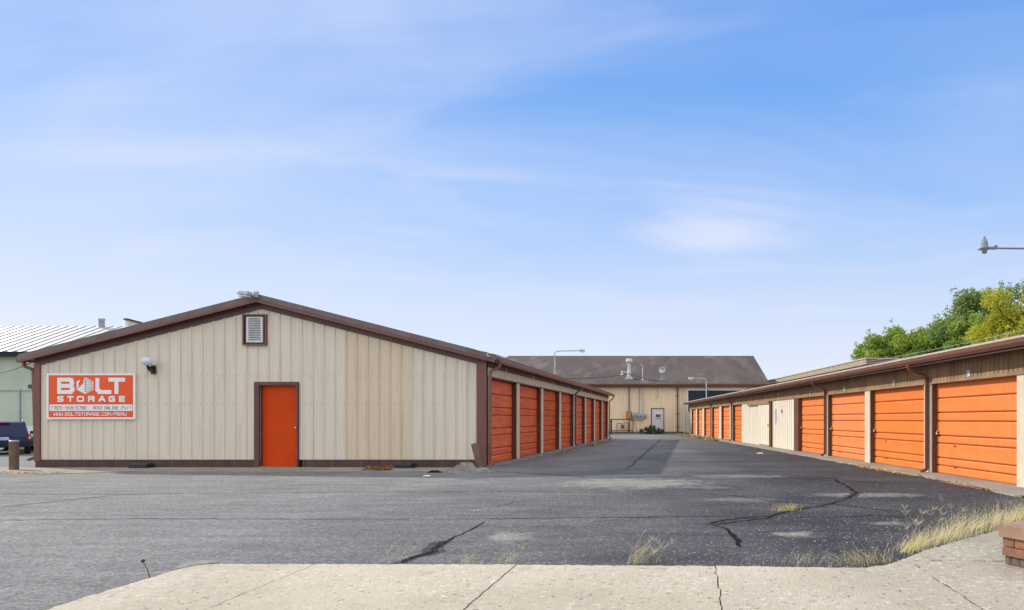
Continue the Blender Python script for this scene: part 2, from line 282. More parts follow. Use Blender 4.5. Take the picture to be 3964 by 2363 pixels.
# ------------------------------------------------------------------ mesh building
class MB:
    def __init__(s): s.v=[]; s.f=[]; s.mi=[]; s.sm=[]
    def add(s, pts, faces, mi=0, sm=False):
        k = len(s.v); s.v += [tuple(p) for p in pts]
        for f in faces: s.f.append([k+i for i in f]); s.mi.append(mi); s.sm.append(sm)
        return s
    def quad(s, a, b, c, d, mi=0): return s.add([a,b,c,d], [(0,1,2,3)], mi)
    def poly(s, pts, mi=0): return s.add(pts, [tuple(range(len(pts)))], mi)
    def box(s, x0,x1,y0,y1,z0,z1, mi=0):
        p=[(x,y,z) for z in (z0,z1) for y in (y0,y1) for x in (x0,x1)]
        return s.add(p, [(0,2,3,1),(4,5,7,6),(0,1,5,4),(2,6,7,3),(0,4,6,2),(1,3,7,5)], mi)
    def prism(s, poly, f0, f1, mi=0, cap=True):
        n=len(poly); a=[f0(p) for p in poly]; b=[f1(p) for p in poly]
        F=[(i,(i+1)%n,n+(i+1)%n,n+i) for i in range(n)]
        if cap: F += [tuple(range(n-1,-1,-1)), tuple(range(n,2*n))]
        return s.add(a+b, F, mi)
    def tube(s, path, r, n=8, mi=0, cap=True, square=False):
        path=[Vector(p) for p in path]; rs = r if isinstance(r,(list,tuple)) else [r]*len(path)
        rings=[]; up=None
        for i,p in enumerate(path):
            d=(path[min(i+1,len(path)-1)]-path[max(i-1,0)]).normalized()
            ref = Vector((0,0,1)) if abs(d.z)<.9 else Vector((1,0,0))
            if up is None: up=(ref-d*ref.dot(d)).normalized()
            else: up=(up-d*up.dot(d)).normalized()
            w=d.cross(up); 
            off = math.pi/n if square else 0
            rings.append([p+(up*math.cos(off+2*math.pi*j/n)+w*math.sin(off+2*math.pi*j/n))*rs[i] for j in range(n)])
        P=[q for g in rings for q in g]; F=[]
        for i in range(len(rings)-1):
            for j in range(n): a=i*n+j; b=i*n+(j+1)%n; F.append((a,b,b+n,a+n))
        s.add(P,F,mi,n>4)
        if cap: s.add(rings[0],[tuple(range(n-1,-1,-1))],mi); s.add(rings[-1],[tuple(range(n))],mi)
        return s
    def lathe(s, prof, c=(0,0,0), n=20, mi=0, axis='z'):
        P=[];F=[]
        for r,z in prof:
            for j in range(n):
                a=2*math.pi*j/n; x,y=r*math.cos(a), r*math.sin(a)
                q={'z':(x,y,z),'x':(z,x,y),'y':(x,z,y)}[axis]; P.append((c[0]+q[0],c[1]+q[1],c[2]+q[2]))
        for i in range(len(prof)-1):
            for j in range(n): a=i*n+j; b=i*n+(j+1)%n; F.append((a,b,b+n,a+n))
        return s.add(P,F,mi,True)
    def build(s, name, mats, parent=None, world=False, bevel=0., loc=None):
        me=bpy.data.meshes.new(name)
        v=s.v
        if world and parent is not None:
            inv=ROOT[parent.name].inverted(); v=[tuple(inv@Vector(p)) for p in v]
        me.from_pydata(v,[],s.f)
        if not isinstance(mats,(list,tuple)): mats=[mats]
        for m in mats: me.materials.append(m)
        me.polygons.foreach_set('material_index', s.mi); me.polygons.foreach_set('use_smooth', s.sm); me.update()
        o=bpy.data.objects.new(name, me); C.objects.link(o)
        if parent is not None: o.parent=parent; ROOT[o.name]=ROOT[parent.name]
        else: ROOT[o.name]=Matrix()
        if loc is not None:
            o.location=loc; ROOT[o.name]=ROOT[o.name]@Matrix.Translation(loc)
        if bevel:
            b=o.modifiers.new('bevel','BEVEL'); b.width=bevel; b.segments=2; b.limit_method='ANGLE'; b.angle_limit=math.radians(40)
        return o
def tag(o, label=None, cat=None, group=None, kind=None):
    if label: o['label']=label
    if cat: o['category']=cat
    if group: o['group']=group
    if kind: o['kind']=kind
    return o
def thing(name, label, cat, loc=(0,0,0), rz=0., group=None):
    o=bpy.data.objects.new(name, None); o.empty_display_size=.2; C.objects.link(o); o.location=loc; o.rotation_euler=(0,0,rz)
    ROOT[o.name]=Matrix.Translation(loc)@Matrix.Rotation(rz,4,'Z'); return tag(o,label,cat,group)
def kids(o): return [c for c in bpy.data.objects if c.parent==o]
def copy_tree(o, parent=None, loc=None, rz=None, label=None):
    c=o.copy(); C.objects.link(c); c.parent=parent
    if loc is not None: c.location=loc
    if rz is not None: c.rotation_euler=(0,0,rz)
    if label: c['label']=label
    for k in kids(o): copy_tree(k,c)
    return c
def bend(p, r=.12, k=5):
    "round the corners of a path"
    p=[Vector(q) for q in p]; out=[p[0]]
    for i in range(1,len(p)-1):
        a=p[i]+(p[i-1]-p[i]).normalized()*min(r,(p[i-1]-p[i]).length*.45); b=p[i]+(p[i+1]-p[i]).normalized()*min(r,(p[i+1]-p[i]).length*.45)
        for j in range(k+1):
            t=j/k; out.append(a*(1-t)**2+p[i]*2*t*(1-t)+b*t*t)
    return out+[p[-1]]

# siding sheet: vertical ribs; x along the wall, d outward, z up. mp maps (x,d,z) to coordinates
RIBS=[(0,0),(.004,-.012),(.008,-.012),(.012,.0),(.020,.028),(.040,.028),(.052,0),(.13,0),(.138,.003),(.150,.003),(.158,0),(.20,0),(.208,.003),(.220,.003),(.228,0)]
def siding(mb, x0, x1, zb, zt, mp, pitch=.2864, prof=RIBS, openings=(), start=None, mi=0):
    xs=[]; x=(start if start is not None else x0)
    while x<x1:
        for px,d in prof: xs.append((x+px*pitch/.2864, d))
        x+=pitch
    brk=sorted({x0,x1}|{q for o in openings for q in o[:2]})
    def dep(xx):
        for i in range(len(xs)-1):
            if xs[i][0]<=xx<=xs[i+1][0]:
                t=(xx-xs[i][0])/max(1e-9,xs[i+1][0]-xs[i][0]); return xs[i][1]*(1-t)+xs[i+1][1]*t
        return 0.
    allx=sorted([(a,d) for a,d in xs if x0<a<x1 and all(abs(a-b)>1e-4 for b in brk)]+[(b,dep(b)) for b in brk])
    Z=lambda f,x: f(x) if callable(f) else f
    for (a,da),(b,db) in zip(allx,allx[1:]):
        m=(a+b)/2; segs=[(None,None)]
        cuts=sorted([(o[2],o[3]) for o in openings if o[0]<m<o[1]])
        lo=zb; parts=[]
        for c0,c1 in cuts:
            parts.append((lo,c0)); lo=c1
        parts.append((lo,zt))
        for p0,p1 in parts:
            a0,a1,b0,b1=Z(p0,a),Z(p1,a),Z(p0,b),Z(p1,b)
            if a1-a0<1e-4 and b1-b0<1e-4: continue
            mb.quad(mp(a,da,a0),mp(b,db,b0),mp(b,db,b1),mp(a,da,a1),mi)

# ------------------------------------------------------------------ camera, world, sun
F_=1500.; CU,CV=1682.,1020.; CH=1.25
def G(u,v,z=0.):
    y=(CH-z)*F_/(v-CV); return ((u-CU)/F_*y, y, z)
def at(u,v,Y): return ((u-CU)/F_*Y, Y, CH+(CV-v)/F_*Y)
cam=bpy.data.cameras.new('camera'); co=bpy.data.objects.new('camera',cam); C.objects.link(co)
co.location=(0,0,CH); co.rotation_euler=(math.pi/2,0,0); cam.sensor_width=36; cam.lens=36*F_/2490
cam.shift_x=-(CU-1245)/2490; cam.shift_y=(CV-742)/2490; cam.clip_end=3000; cam.clip_start=.05
bpy.context.scene.camera=co
S=Vector((-1.22,.5,.82)).normalized()          # towards the sun
sl=bpy.data.lights.new('sun','SUN'); so=bpy.data.objects.new('sun',sl); C.objects.link(so)
sl.energy=4.0; sl.angle=math.radians(1.); sl.color=(1,.93,.82); so.rotation_euler=(-S).to_track_quat('-Z','Y').to_euler()
w=bpy.data.worlds.new('World'); bpy.context.scene.world=w; w.use_nodes=True
nt=w.node_tree; N=nt.nodes; L=nt.links; bg=N['Background']; bg.inputs[1].default_value=.15
sky=N.new('ShaderNodeTexSky'); sky.sky_type='NISHITA'; sky.sun_disc=False; sky.sun_elevation=math.asin(S.z); sky.sun_rotation=math.atan2(S.x,S.y)
sky.air_density=1.; sky.dust_density=.6; sky.ozone_density=2.
tc=N.new('ShaderNodeTexCoord'); sp=N.new('ShaderNodeSeparateXYZ'); L.new(tc.outputs['Generated'],sp.inputs[0])
def wm(op,a,b=0.):
    n=N.new('ShaderNodeMath'); n.operation=op
    for i,q in enumerate((a,b)):
        if isinstance(q,(int,float)): n.inputs[i].default_value=q
        else: L.new(q,n.inputs[i])
    return n.outputs[0]
zz=wm('MAXIMUM',sp.outputs[2],0.)
den=wm('ADD',zz,.12); cx=wm('DIVIDE',sp.outputs[0],den); cy=wm('DIVIDE',sp.outputs[1],den)
cb=N.new('ShaderNodeCombineXYZ'); L.new(cx,cb.inputs[0]); L.new(cy,cb.inputs[1])
def cloud(sc,rot,scale,lo,hi,det=7,dist=.6,loc=(0,0,0)):
    mp=N.new('ShaderNodeMapping'); mp.inputs['Scale'].default_value=sc; mp.inputs['Rotation'].default_value=(0,0,rot); mp.inputs['Location'].default_value=loc; L.new(cb.outputs[0],mp.inputs[0])
    n=N.new('ShaderNodeTexNoise'); n.inputs['Scale'].default_value=scale; n.inputs['Detail'].default_value=det; n.inputs['Roughness'].default_value=.5; n.inputs['Distortion'].default_value=dist; L.new(mp.outputs[0],n.inputs['Vector'])
    r=N.new('ShaderNodeMapRange'); r.interpolation_type='SMOOTHSTEP'; r.inputs[1].default_value=lo; r.inputs[2].default_value=hi; L.new(n.outputs['Fac'],r.inputs[0]); return r.outputs[0]
c1=cloud((.55,1.15,1),.30,.55,.36,.70,5,.9,(1.3,.4,0))
c2=cloud((.7,1.6,1),.42,1.1,.42,.74,7,1.3,(3,1,0))
def blob(u,v,w_,lo,hi):
    d=Vector(((u-CU)/F_,1.,(CV-v)/F_)).normalized()
    n=N.new('ShaderNodeVectorMath'); n.operation='SUBTRACT'; n.inputs[1].default_value=d; L.new(tc.outputs['Generated'],n.inputs[0])
    m=N.new('ShaderNodeVectorMath'); m.operation='MULTIPLY'; m.inputs[1].default_value=w_; L.new(n.outputs[0],m.inputs[0])
    l=N.new('ShaderNodeVectorMath'); l.operation='LENGTH'; L.new(m.outputs[0],l.inputs[0])
    r=N.new('ShaderNodeMapRange'); r.interpolation_type='SMOOTHSTEP'; r.inputs[1].default_value=1.; r.inputs[2].default_value=0.; r.inputs[3].default_value=lo; r.inputs[4].default_value=hi; L.new(l.outputs['Value'],r.inputs[0]); return r.outputs[0]
c3=wm('MULTIPLY',blob(1760,590,(5.5,5.5,7.5),0.,1.),wm('ADD',wm('MULTIPLY',c2,1.),.22))
cl=wm('MINIMUM',wm('ADD',wm('ADD',wm('MULTIPLY',c1,.50),wm('MULTIPLY',c2,.30)),wm('MULTIPLY',c3,.5)),.85)
K=1/.15
rp=N.new('ShaderNodeValToRGB'); e=rp.color_ramp.elements; e[0].position=0.; e[0].color=(.86,.90,1.,1); e[1].position=.75; e[1].color=(.10,.28,.68,1)
for p_,c_ in ((.08,(.80,.86,1.)),(.18,(.62,.75,1.)),(.30,(.37,.59,.99)),(.42,(.22,.46,.95)),(.56,(.12,.35,.88))): k=e.new(p_); k.color=(*c_,1)
L.new(zz,rp.inputs[0])
rk=N.new('ShaderNodeVectorMath'); rk.operation='SCALE'; rk.inputs['Scale'].default_value=K; L.new(rp.outputs[0],rk.inputs[0])
m0=N.new('ShaderNodeMixRGB'); m0.inputs[0].default_value=.93; L.new(sky.outputs[0],m0.inputs[1]); L.new(rk.outputs[0],m0.inputs[2])
m1=N.new('ShaderNodeMixRGB'); L.new(cl,m1.inputs[0]); L.new(m0.outputs[0],m1.inputs[1]); m1.inputs[2].default_value=(.74*K,.80*K,1.0*K,1)
# unseen bright cloud added overhead and behind the camera to lift shaded walls
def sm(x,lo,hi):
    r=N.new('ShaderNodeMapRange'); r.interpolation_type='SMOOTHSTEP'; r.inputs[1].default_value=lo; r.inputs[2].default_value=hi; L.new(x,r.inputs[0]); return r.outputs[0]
fill_cloud=wm('MAXIMUM',sm(wm('MULTIPLY',sp.outputs[1],-1.),-.1,.35),sm(zz,.62,.85))
fill_cloud=wm('MULTIPLY',fill_cloud,wm('ADD',.75,wm('MULTIPLY',c2,.5)))
m2=N.new('ShaderNodeMixRGB'); L.new(fill_cloud,m2.inputs[0]); L.new(m1.outputs[0],m2.inputs[1]); m2.inputs[2].default_value=(1.46*K,1.42*K,1.38*K,1)
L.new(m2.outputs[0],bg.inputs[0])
vs=bpy.context.scene.view_settings; vs.view_transform='Standard'; vs.look='None'; vs.gamma=1; vs.use_curve_mapping=False; vs.exposure=0.
# ================================================================== doors shared by both storage buildings
LINES=[.085,.17,.33,.415,.575,.67,.83]       # groove heights from the bottom, as fractions
def door_mesh(name, w, h, m, parent, loc, rz=0., wavy=0.):
    mb=MB(); g=.012; dep=.016; zs=[0.]
    for f in LINES: zs.append(f*h)
    zs.append(h)
    nx=max(1,int(w/.35)) if wavy else 1
    rr=random.Random(3)
    off={}
    def P(i,z,d):
        key=(i,round(z,3)); 
        if key not in off: off[key]=rr.uniform(-wavy,wavy)
        return (w*i/nx, d+off[key], z)
    for i in range(nx):
        for k in range(len(zs)-1):
            a=zs[k]+(g if k else 0); b=zs[k+1]-(g if k<len(zs)-2 else 0)
            wide=(b-a)>h*.12
            d=.0
            mid=(a+b)/2
            # each band is a shallow raised field
            mb.quad(P(i,a,d),P(i+1,a,d),P(i+1,a+.02,d+.012),P(i,a+.02,d+.012))
            mb.quad(P(i,a+.02,d+.012),P(i+1,a+.02,d+.012),P(i+1,b-.02,d+.012),P(i,b-.02,d+.012))
            mb.quad(P(i,b-.02,d+.012),P(i+1,b-.02,d+.012),P(i+1,b,d),P(i,b,d))
            if k<len(zs)-2:
                z=zs[k+1]
                mb.quad(P(i,b,d),P(i+1,b,d),(w*(i+1)/nx,-dep,z),(w*i/nx,-dep,z),1)
                mb.quad((w*i/nx,-dep,z),(w*(i+1)/nx,-dep,z),P(i+1,z+g,d),P(i,z+g,d),1)
    o=mb.build(name,[m,M['groove']],parent,loc=loc)
    o.rotation_euler=(0,0,rz)
    return o

# ================================================================== left storage building
LB=thing('storage_building','beige gabled storage building with maroon trim and an orange entry door in its front wall','building',(-11.15,16.,0))
X0,X1,YF,YB=-17.,-5.3,16.,39.2
top=lambda x:4.456-.254*abs(x+11.15)
front=lambda x,d,z:(x,YF-d,z)
# front wall of ribbed panels, with the entry opening
mb=MB(); DX0,DX1,DZ1=-11.185,-10.22,2.13
rib0=-8.995-.2864*28
siding(mb,X0+.1,X1-.25,.205,lambda x:top(x)-.33,front,openings=[(DX0,DX1,.205,DZ1)],start=rib0)
rr=random.Random(2)
x=rib0+.14
while x<X1-.3:                                        # rows of screw heads
    for z in (.24,.94,1.65,2.38,3.09) :
        if x>X0+.12 and z<top(x)-.4 and not (DX0-.1<x<DX1+.1 and z<DZ1+.1) and (z in (.24,1.65+0,) or rr.random()<.8 or z==2.38):
            if z in (.94,3.09) and int(round((x-rib0)/.2864))%3: continue
            mb.box(x-.007,x+.007,YF-.010,YF+.004,z-.007,z+.007,1)
            if z in (1.65,2.38): mb.box(x+.13,x+.143,YF-.036,YF-.01,z-.007,z+.006,1)
    x+=.2864
mb.build('front_wall',[M['siding_front'],M['galv']],LB,True)
mb=MB()                                               # side and rear walls
mb.quad((X0,YF,.0),(X0,YB,0),(X0,YB,2.7),(X0,YF,2.7)); mb.poly([(X0,YB,0),(X1,YB,0),(X1,YB,2.7),(-11.15,YB,4.2),(X0,YB,2.7)])
mb.build('rear_wall',M['siding'],LB,True)
# roof slab
mb=MB(); ys=15.83,YB+.2; xl,xr=-17.25,-5.05; th=.11
pr=[(xl,top(xl)),(-11.15,top(-11.15)),(xr,top(xr)),(xr,top(xr)-th),(-11.15,top(-11.15)-th),(xl,top(xl)-th)]
mb.prism(pr,lambda p:(p[0],ys[0],p[1]-.004),lambda p:(p[0],ys[1],p[1]-.004)); mb.build('roof',M['rooftop'],LB,True)
# rake boards and the paler lip below them, soffit, frieze
def rake(name,m,o0,o1,ya,yb,xa=xl,xb=xr,bev=.006):
    mb=MB(); pr=[(xa,top(xa)+o1),(-11.15,top(-11.15)+o1),(xb,top(xb)+o1),(xb,top(xb)+o0),(-11.15,top(-11.15)+o0),(xa,top(xa)+o0)]
    mb.prism(pr,lambda p:(p[0],ya,p[1]),lambda p:(p[0],yb,p[1])); return mb.build(name,m,LB,True,bevel=bev)
rake('rake_board',M['rake'],-.135,.012,15.80,15.828,xl-.02,xr+.03)
rake('rake_lip',M['maroon'],-.205,-.14,15.775,15.826,xl-.01,xr+.01)
rake('frieze_board',M['brown'],-.345,-.12,15.962,15.985,X0,X1,.004)
mb=MB()
for a,b in ((xl,-11.15),(-11.15,xr)):
    mb.quad((a,15.83,top(a)-.15),(b,15.83,top(b)-.15),(b,15.962,top(b)-.15),(a,15.962,top(a)-.15))
mb.build('soffit',M['brown'],LB,True)
# corner trim and base boards
mb=MB(); mb.box(-17.02,-16.87,15.955,16.15,.16,2.70); mb.build('corner_trim',M['maroon'],LB,True,bevel=.006)
mb=MB(); mb.box(-5.57,-5.315,15.955,15.999,.03,2.72); mb.build('corner_trim',M['maroon'],LB,True,bevel=.006)
mb=MB(); mb.box(-17.,DX0-.13,15.972,16.1,-.02,.20); mb.box(DX1+.13,-5.575,15.972,16.1,-.02,.20); mb.build('base_board',M['base'],LB,True,bevel=.008)
# entry door
mb=MB(); fy=15.94
mb.box(DX0-.13,DX0-.005,fy,16.12,0.,2.22); mb.box(DX1+.005,DX1+.04,fy,16.12,0.,2.22); mb.box(DX0-.005,DX1+.005,fy,16.12,2.135,2.22)
fr=mb.build('door_frame',M['brown'],LB,True,bevel=.006)
mb=MB(); mb.box(DX0+.09-.09,DX1,16.075,16.115,.035,2.13); ed=mb.build('entry_door',M['orange_flat'],LB,True,bevel=.003)
mb=MB(); mb.lathe([(.0,-.075),(.022,-.072),(.03,-.055),(.026,-.035),(.012,-.03),(.012,-.012),(.032,-.01),(.032,0)],(DX1-.07,16.074,1.03),14,axis='y'); mb.build('door_knob',M['chrome'],ed,True)
mb=MB(); mb.box(DX0,DX1,15.95,16.07,0.,.03); mb.build('threshold',M['orangedust'],LB,True)
# louvred gable vent
mb=MB(); vx0,vx1,vz0,vz1=-11.605,-10.985,3.165,3.965
for a in ((vx0,vx0+.035,vz0,vz1),(vx1-.035,vx1,vz0,vz1),(vx0+.035,vx1-.035,vz0,vz0+.035),(vx0+.035,vx1-.035,vz1-.035,vz1)): mb.box(a[0],a[1],15.92,15.995,a[2],a[3])
vf=mb.build('vent_frame',M['maroon'],LB,True,bevel=.004)
mb=MB(); mb.box(vx0+.035,vx1-.035,15.955,15.99,vz0+.035,vz1-.035); mb.build('vent_board',M['vent_black'],vf,True)
mb=MB(); lx0,lx1,lz0,lz1=-11.495,-11.075,3.235,3.895
mb.box(lx0,lx0+.05,15.915,15.953,lz0,lz1); mb.box(lx1-.05,lx1,15.915,15.953,lz0,lz1); mb.box(lx0+.05,lx1-.05,15.915,15.953,lz1-.03,lz1); mb.box(lx0+.05,lx1-.05,15.915,15.953,lz0,lz0+.04)
for k in range(13):
    z=lz0+.045+k*.0452; mb.add([(lx0+.05,15.918,z),(lx1-.05,15.918,z),(lx1-.05,15.95,z+.03),(lx0+.05,15.95,z+.03),(lx0+.05,15.918,z-.008+.02),(lx1-.05,15.918,z+.012),(lx1-.05,15.95,z+.036),(lx0+.05,15.95,z+.036)],[(0,1,2,3),(4,7,6,5),(0,4,5,1)])
mb.build('louvre',M['shinglevent'],vf,True)
# ---- side with eight roller doors
side=lambda x,d,z:(X1+d,x,z)         # x here is depth Y
pe=[16.0,18.93,21.95,24.95,27.93,30.88,33.75,36.62,39.16]
doorh=2.34
mb=MB(); siding(mb,16.03,YB,doorh+.03,2.62,side,prof=[(0,0),(.012,.018),(.03,.018),(.042,0)],pitch=.2864)
mb.build('door_header_wall',M['cream'],LB,True)
mb=MB(); mb.box(X1+.002,X1+.03,16.03,YB,2.60,2.80); mb.build('eave_frieze',M['brown'],LB,True)
mb=MB(); mb.box(X1-.20,X1+.022,16.03,YB,doorh-.0,doorh+.04); mb.build('header_trim',M['brown'],LB,True,bevel=.004)
for i in range(8):
    a=pe[i]+ (.10 if i==0 else 0); b=pe[i+1]-.22
    if i==7: b=39.0
    # a door per bay: x axis of the door runs toward -Y
    w_=b-a
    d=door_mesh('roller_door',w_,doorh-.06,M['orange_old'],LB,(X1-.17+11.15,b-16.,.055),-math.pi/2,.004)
    MB().box(X1-.19,X1-.012,b+.002,b+.03,.02,doorh).build('door_jamb',M['jamb'],LB,True); MB().box(X1-.19,X1-.012,a-.03,a-.002,.02,doorh).build('door_jamb',M['jamb'],LB,True)
    mb=MB(); mb.box(X1-.02,X1+.02,b,(pe[i+1] if i<7 else 39.14),.0,doorh+.03); mb.build('door_post',M['cream'],LB,True,bevel=.004)
    mb=MB(); mb.tube([(X1+.24-.0,0,0),(X1+.24,0,.02)],.001) if False else None
mb=MB(); mb.box(X1-.3,X1+.22,15.99,YB+.1,-.02,.05); mb.build('door_sill',M['curb'],LB,True,bevel=.015)
mb=MB(); mb.box(X1-.30,X1-.19,16.03,YB,.05,2.6); mb.build('inner_wall',M['jamb'],LB,True)
# eave fascia, gutter and downspouts
mb=MB(); mb.box(xr-.005,xr+.02,15.83,YB+.22,2.76,2.90); mb.build('eave_fascia',M['maroon'],LB,True,bevel=.004)
mb=MB(); g0,g1=15.86,YB+.24
gp=[(xr+.022,2.70),(xr+.022,2.82),(xr+.028,2.82),(xr+.028,2.708),(xr+.10,2.708),(xr+.115,2.76),(xr+.115,2.83),(xr+.125,2.83),(xr+.123,2.755),(xr+.107,2.70)]
mb.prism(gp,lambda p:(p[0],g0,p[1]),lambda p:(p[0],g1,p[1])); mb.build('gutter',M['maroon'],LB,True)
mb=MB(); mb.quad((X1+.03,15.99,2.76),(xr,15.99,2.76),(xr,YB,2.76),(X1+.03,YB,2.76)); mb.build('eave_soffit',M['brown'],LB,True)
def downspout(path,parent,m=M['gutter'],r=.042,world=True,name='downspout'):
    mb=MB(); mb.tube(bend(path,.08,4),r,4,square=True); return mb.build(name,m,parent,world,bevel=.006)
downspout([(xr+.07,16.0,2.71),(xr+.07,16.0,2.60),(X1+.07,16.02,2.50),(X1+.06,16.02,.12),(X1+.16,16.0,.06)],LB)
downspout([(xr+.07,27.85,2.71),(xr+.07,27.85,2.60),(X1+.07,27.8,2.42),(X1+.06,27.8,.12),(X1+.2,27.8,.05)],LB)
downspout([(xr+.07,YB+.1,2.71),(xr+.07,YB+.1,2.60),(X1+.07,YB+.06,2.42),(X1+.06,YB+.06,.12),(X1+.2,YB+.06,.05)],LB)
mb=MB(); mb.box(xl-.12,xl-.03,15.84,YB,2.74,2.85); mb.build('gutter',M['gutter'],LB,True,bevel=.01)
downspout([(xl-.02,15.95,2.74),(xl-.02,15.95,2.62),(X0-.05,15.98,2.54),(X0-.05,16.04,.36),(X0-.05,16.04,.27),(X0-.19,15.97,.20)],LB)
mb=MB(); mb.tube([(X1+.03,16.02,.3),(X1+.03,16.02,2.6)],.012,6); mb.build('cable_conduit',M['galv'],LB,True)

# small number tags above the side doors
for i in range(7):
    y=(pe[i]+pe[i+1])/2+.05
    o=MB().box(-.004,.004,-.035,.035,0,.13).build('door_tag',M['whitemetal'],None,loc=(X1+.04,y,2.585))
    tag(o,['small white metal tag hanging above the nearest roller door of the gabled building','small white tag above the second roller door along the gabled building','small white tag above the third roller door along the gabled building','small white tag above the fourth roller door along the gabled building','small white tag above the fifth roller door along the gabled building','small white tag above the sixth roller door along the gabled building','small white tag above the seventh roller door along the gabled building'][i],'tag','number tags above the side doors')

# ================================================================== things on the front wall
# stroke lettering: each stroke is a thin bar at its own depth so that no faces coincide
GL={'A':[[(0,0),(0,4.2),(1.2,6),(2.8,6),(4,4.2),(4,0)],[(0,2.4),(4,2.4)]],'B':[[(0,0),(0,6),(3.2,6),(3.8,5.2),(3.8,3.8),(3.2,3),(0,3)],[(3.2,3),(4,2.4),(4,.8),(3.2,0),(0,0)]],
'C':[[(4,6),(.8,6),(0,5.2),(0,.8),(.8,0),(4,0)]],'E':[[(4,6),(0,6),(0,0),(4,0)],[(0,3),(3.7,3)]],'G':[[(4,6),(.8,6),(0,5.2),(0,.8),(.8,0),(4,0),(4,3),(2.3,3)]],
'I':[[(2,0),(2,6)],[(1,0),(3,0)],[(1,6),(3,6)]],'L':[[(0,6),(0,0),(4,0)]],'M':[[(0,0),(0,6),(2,3),(4,6),(4,0)]],'N':[[(0,0),(0,6),(4,0),(4,6)]],
'O':[[(.8,0),(0,.8),(0,5.2),(.8,6),(3.2,6),(4,5.2),(4,.8),(3.2,0),(.8,0)]],'P':[[(0,0),(0,6),(3.4,6),(4,5.4),(4,3.4),(3.4,2.7),(0,2.7)]],
'R':[[(0,0),(0,6),(3.4,6),(4,5.4),(4,3.5),(3.4,2.8),(0,2.8)],[(2.2,2.8),(4,0)]],'S':[[(4,6),(.7,6),(0,5.3),(0,3.7),(.7,3),(3.3,3),(4,2.3),(4,.7),(3.3,0),(0,0)]],
'T':[[(0,6),(4,6)],[(2,6),(2,0)]],'U':[[(0,6),(0,.8),(.8,0),(3.2,0),(4,.8),(4,6)]],'W':[[(0,6),(0,0),(2,3),(4,0),(4,6)]],
'0':[[(.8,0),(0,.8),(0,5.2),(.8,6),(3.2,6),(4,5.2),(4,.8),(3.2,0),(.8,0)]],'2':[[(0,6),(4,6),(4,3),(0,3),(0,0),(4,0)]],'4':[[(0,6),(0,2.4),(4,2.4)],[(3.2,6),(3.2,0)]],
'5':[[(4,6),(0,6),(0,3.2),(4,3.2),(4,0),(0,0)]],'6':[[(4,6),(0,6),(0,0),(4,0),(4,3),(0,3)]],'7':[[(0,6),(4,6),(4,4.5),(2.4,0)]],'8':[[(0,0),(0,6),(4,6),(4,0),(0,0)],[(0,3),(4,3)]],
'9':[[(0,0),(4,0),(4,6),(0,6),(0,3),(4,3)]],'(':[[(2.6,6.4),(1.6,5.4),(1.6,.6),(2.6,-.4)]],')':[[(1.4,6.4),(2.4,5.4),(2.4,.6),(1.4,-.4)]],'-':[[(.5,3),(3.5,3)]],'.':[[(1.8,.1),(2.2,.1)]],'/':[[(.4,-.6),(3.6,6.6)]],'|':[[(2,-1),(2,7)]],
'3':[[(0,6),(4,6),(4,0),(0,0)],[(1,3),(4,3)]],'1':[[(1,5),(2.2,6),(2.2,0)]]}
DEPTH=[0]
def stroke(mb,pts,wd,y,mi=0):
    for (x0,z0),(x1,z1) in zip(pts,pts[1:]):
        d=Vector((x1-x0,z1-z0)); l=d.length
        if l<1e-6: continue
        d/=l; n=Vector((-d.y,d.x))*wd/2; e=d*wd*.42; DEPTH[0]=(DEPTH[0]+1)%40; yy=y-DEPTH[0]*.00012
        a=Vector((x0,z0))-e; b=Vector((x1,z1))+e
        q=[a-n,b-n,b+n,a+n]; mb.poly([(p.x,yy,p.y) for p in q],mi)
def text(mb,s,x0,x1,z0,z1,wd,y,cw=None,gap=.35,mi=0):
    n=len(s); widths=[(.5 if c in '.' else .62 if c in '()-' else .4 if c in ' |' else 1.) for c in s]
    tot=sum(widths)+gap*(n-1); u=(x1-x0)/tot; x=x0
    for c,wc in zip(s,widths):
        if c!=' ':
            k=u*wc/4.; hh=(z1-z0)/6.
            for pl in GL[c]: stroke(mb,[(x+px*k,z0+pz*hh) for px,pz in pl],wd,y,mi)
        x+=u*(wc+gap)
q=.001211
SG=thing('business_sign','orange and white sign with phone number and web address on the beige gable wall','sign',(-16.66,15.955,1.254))
sx=lambda p:(p-230)*q; sz=lambda p:(1235-p)*q
mb=MB(); mb.box(0,sx(2110),-.01,.012,0,sz(262)); mb.build('sign_board',M['signorange'],SG)
mb=MB(); W_,H_=sx(2110),sz(262); t=.045
mb.box(-.004,t,-.024,.014,-.004,H_+.004); mb.box(W_-t,W_+.004,-.024,.014,-.004,H_+.004); mb.box(t,W_-t,-.024,.014,-.004,t); mb.box(t,W_-t,-.024,.014,H_-t,H_+.004)
mb.build('sign_frame',M['white'],SG,bevel=.003)
mb=MB(); y=-.0125; wd=84*q
def L_(pts,w_=wd): stroke(mb,[(sx(a),sz(b)) for a,b in pts],w_,y)
# B
L_([(487,392),(487,655)]); L_([(487,392),(700,392)]); L_([(487,523),(720,523)]); L_([(487,655),(715,655)])
L_([(745,405),(758,440),(758,480),(745,510)],92*q); L_([(745,545),(766,580),(766,610),(745,640)],92*q)
L_([(700,392),(745,410)]); L_([(715,655),(745,640)]); L_([(720,523),(745,535)])
# L and T
L_([(1305,392),(1305,600)],86*q); L_([(1305,600),(1345,655),(1570,655)]); L_([(1330,625),(1345,640)],100*q)
L_([(1575,392),(1862,392)]); L_([(1713,392),(1713,660)],86*q)
mb.build('company_lettering',M['white'],SG); mb=MB()
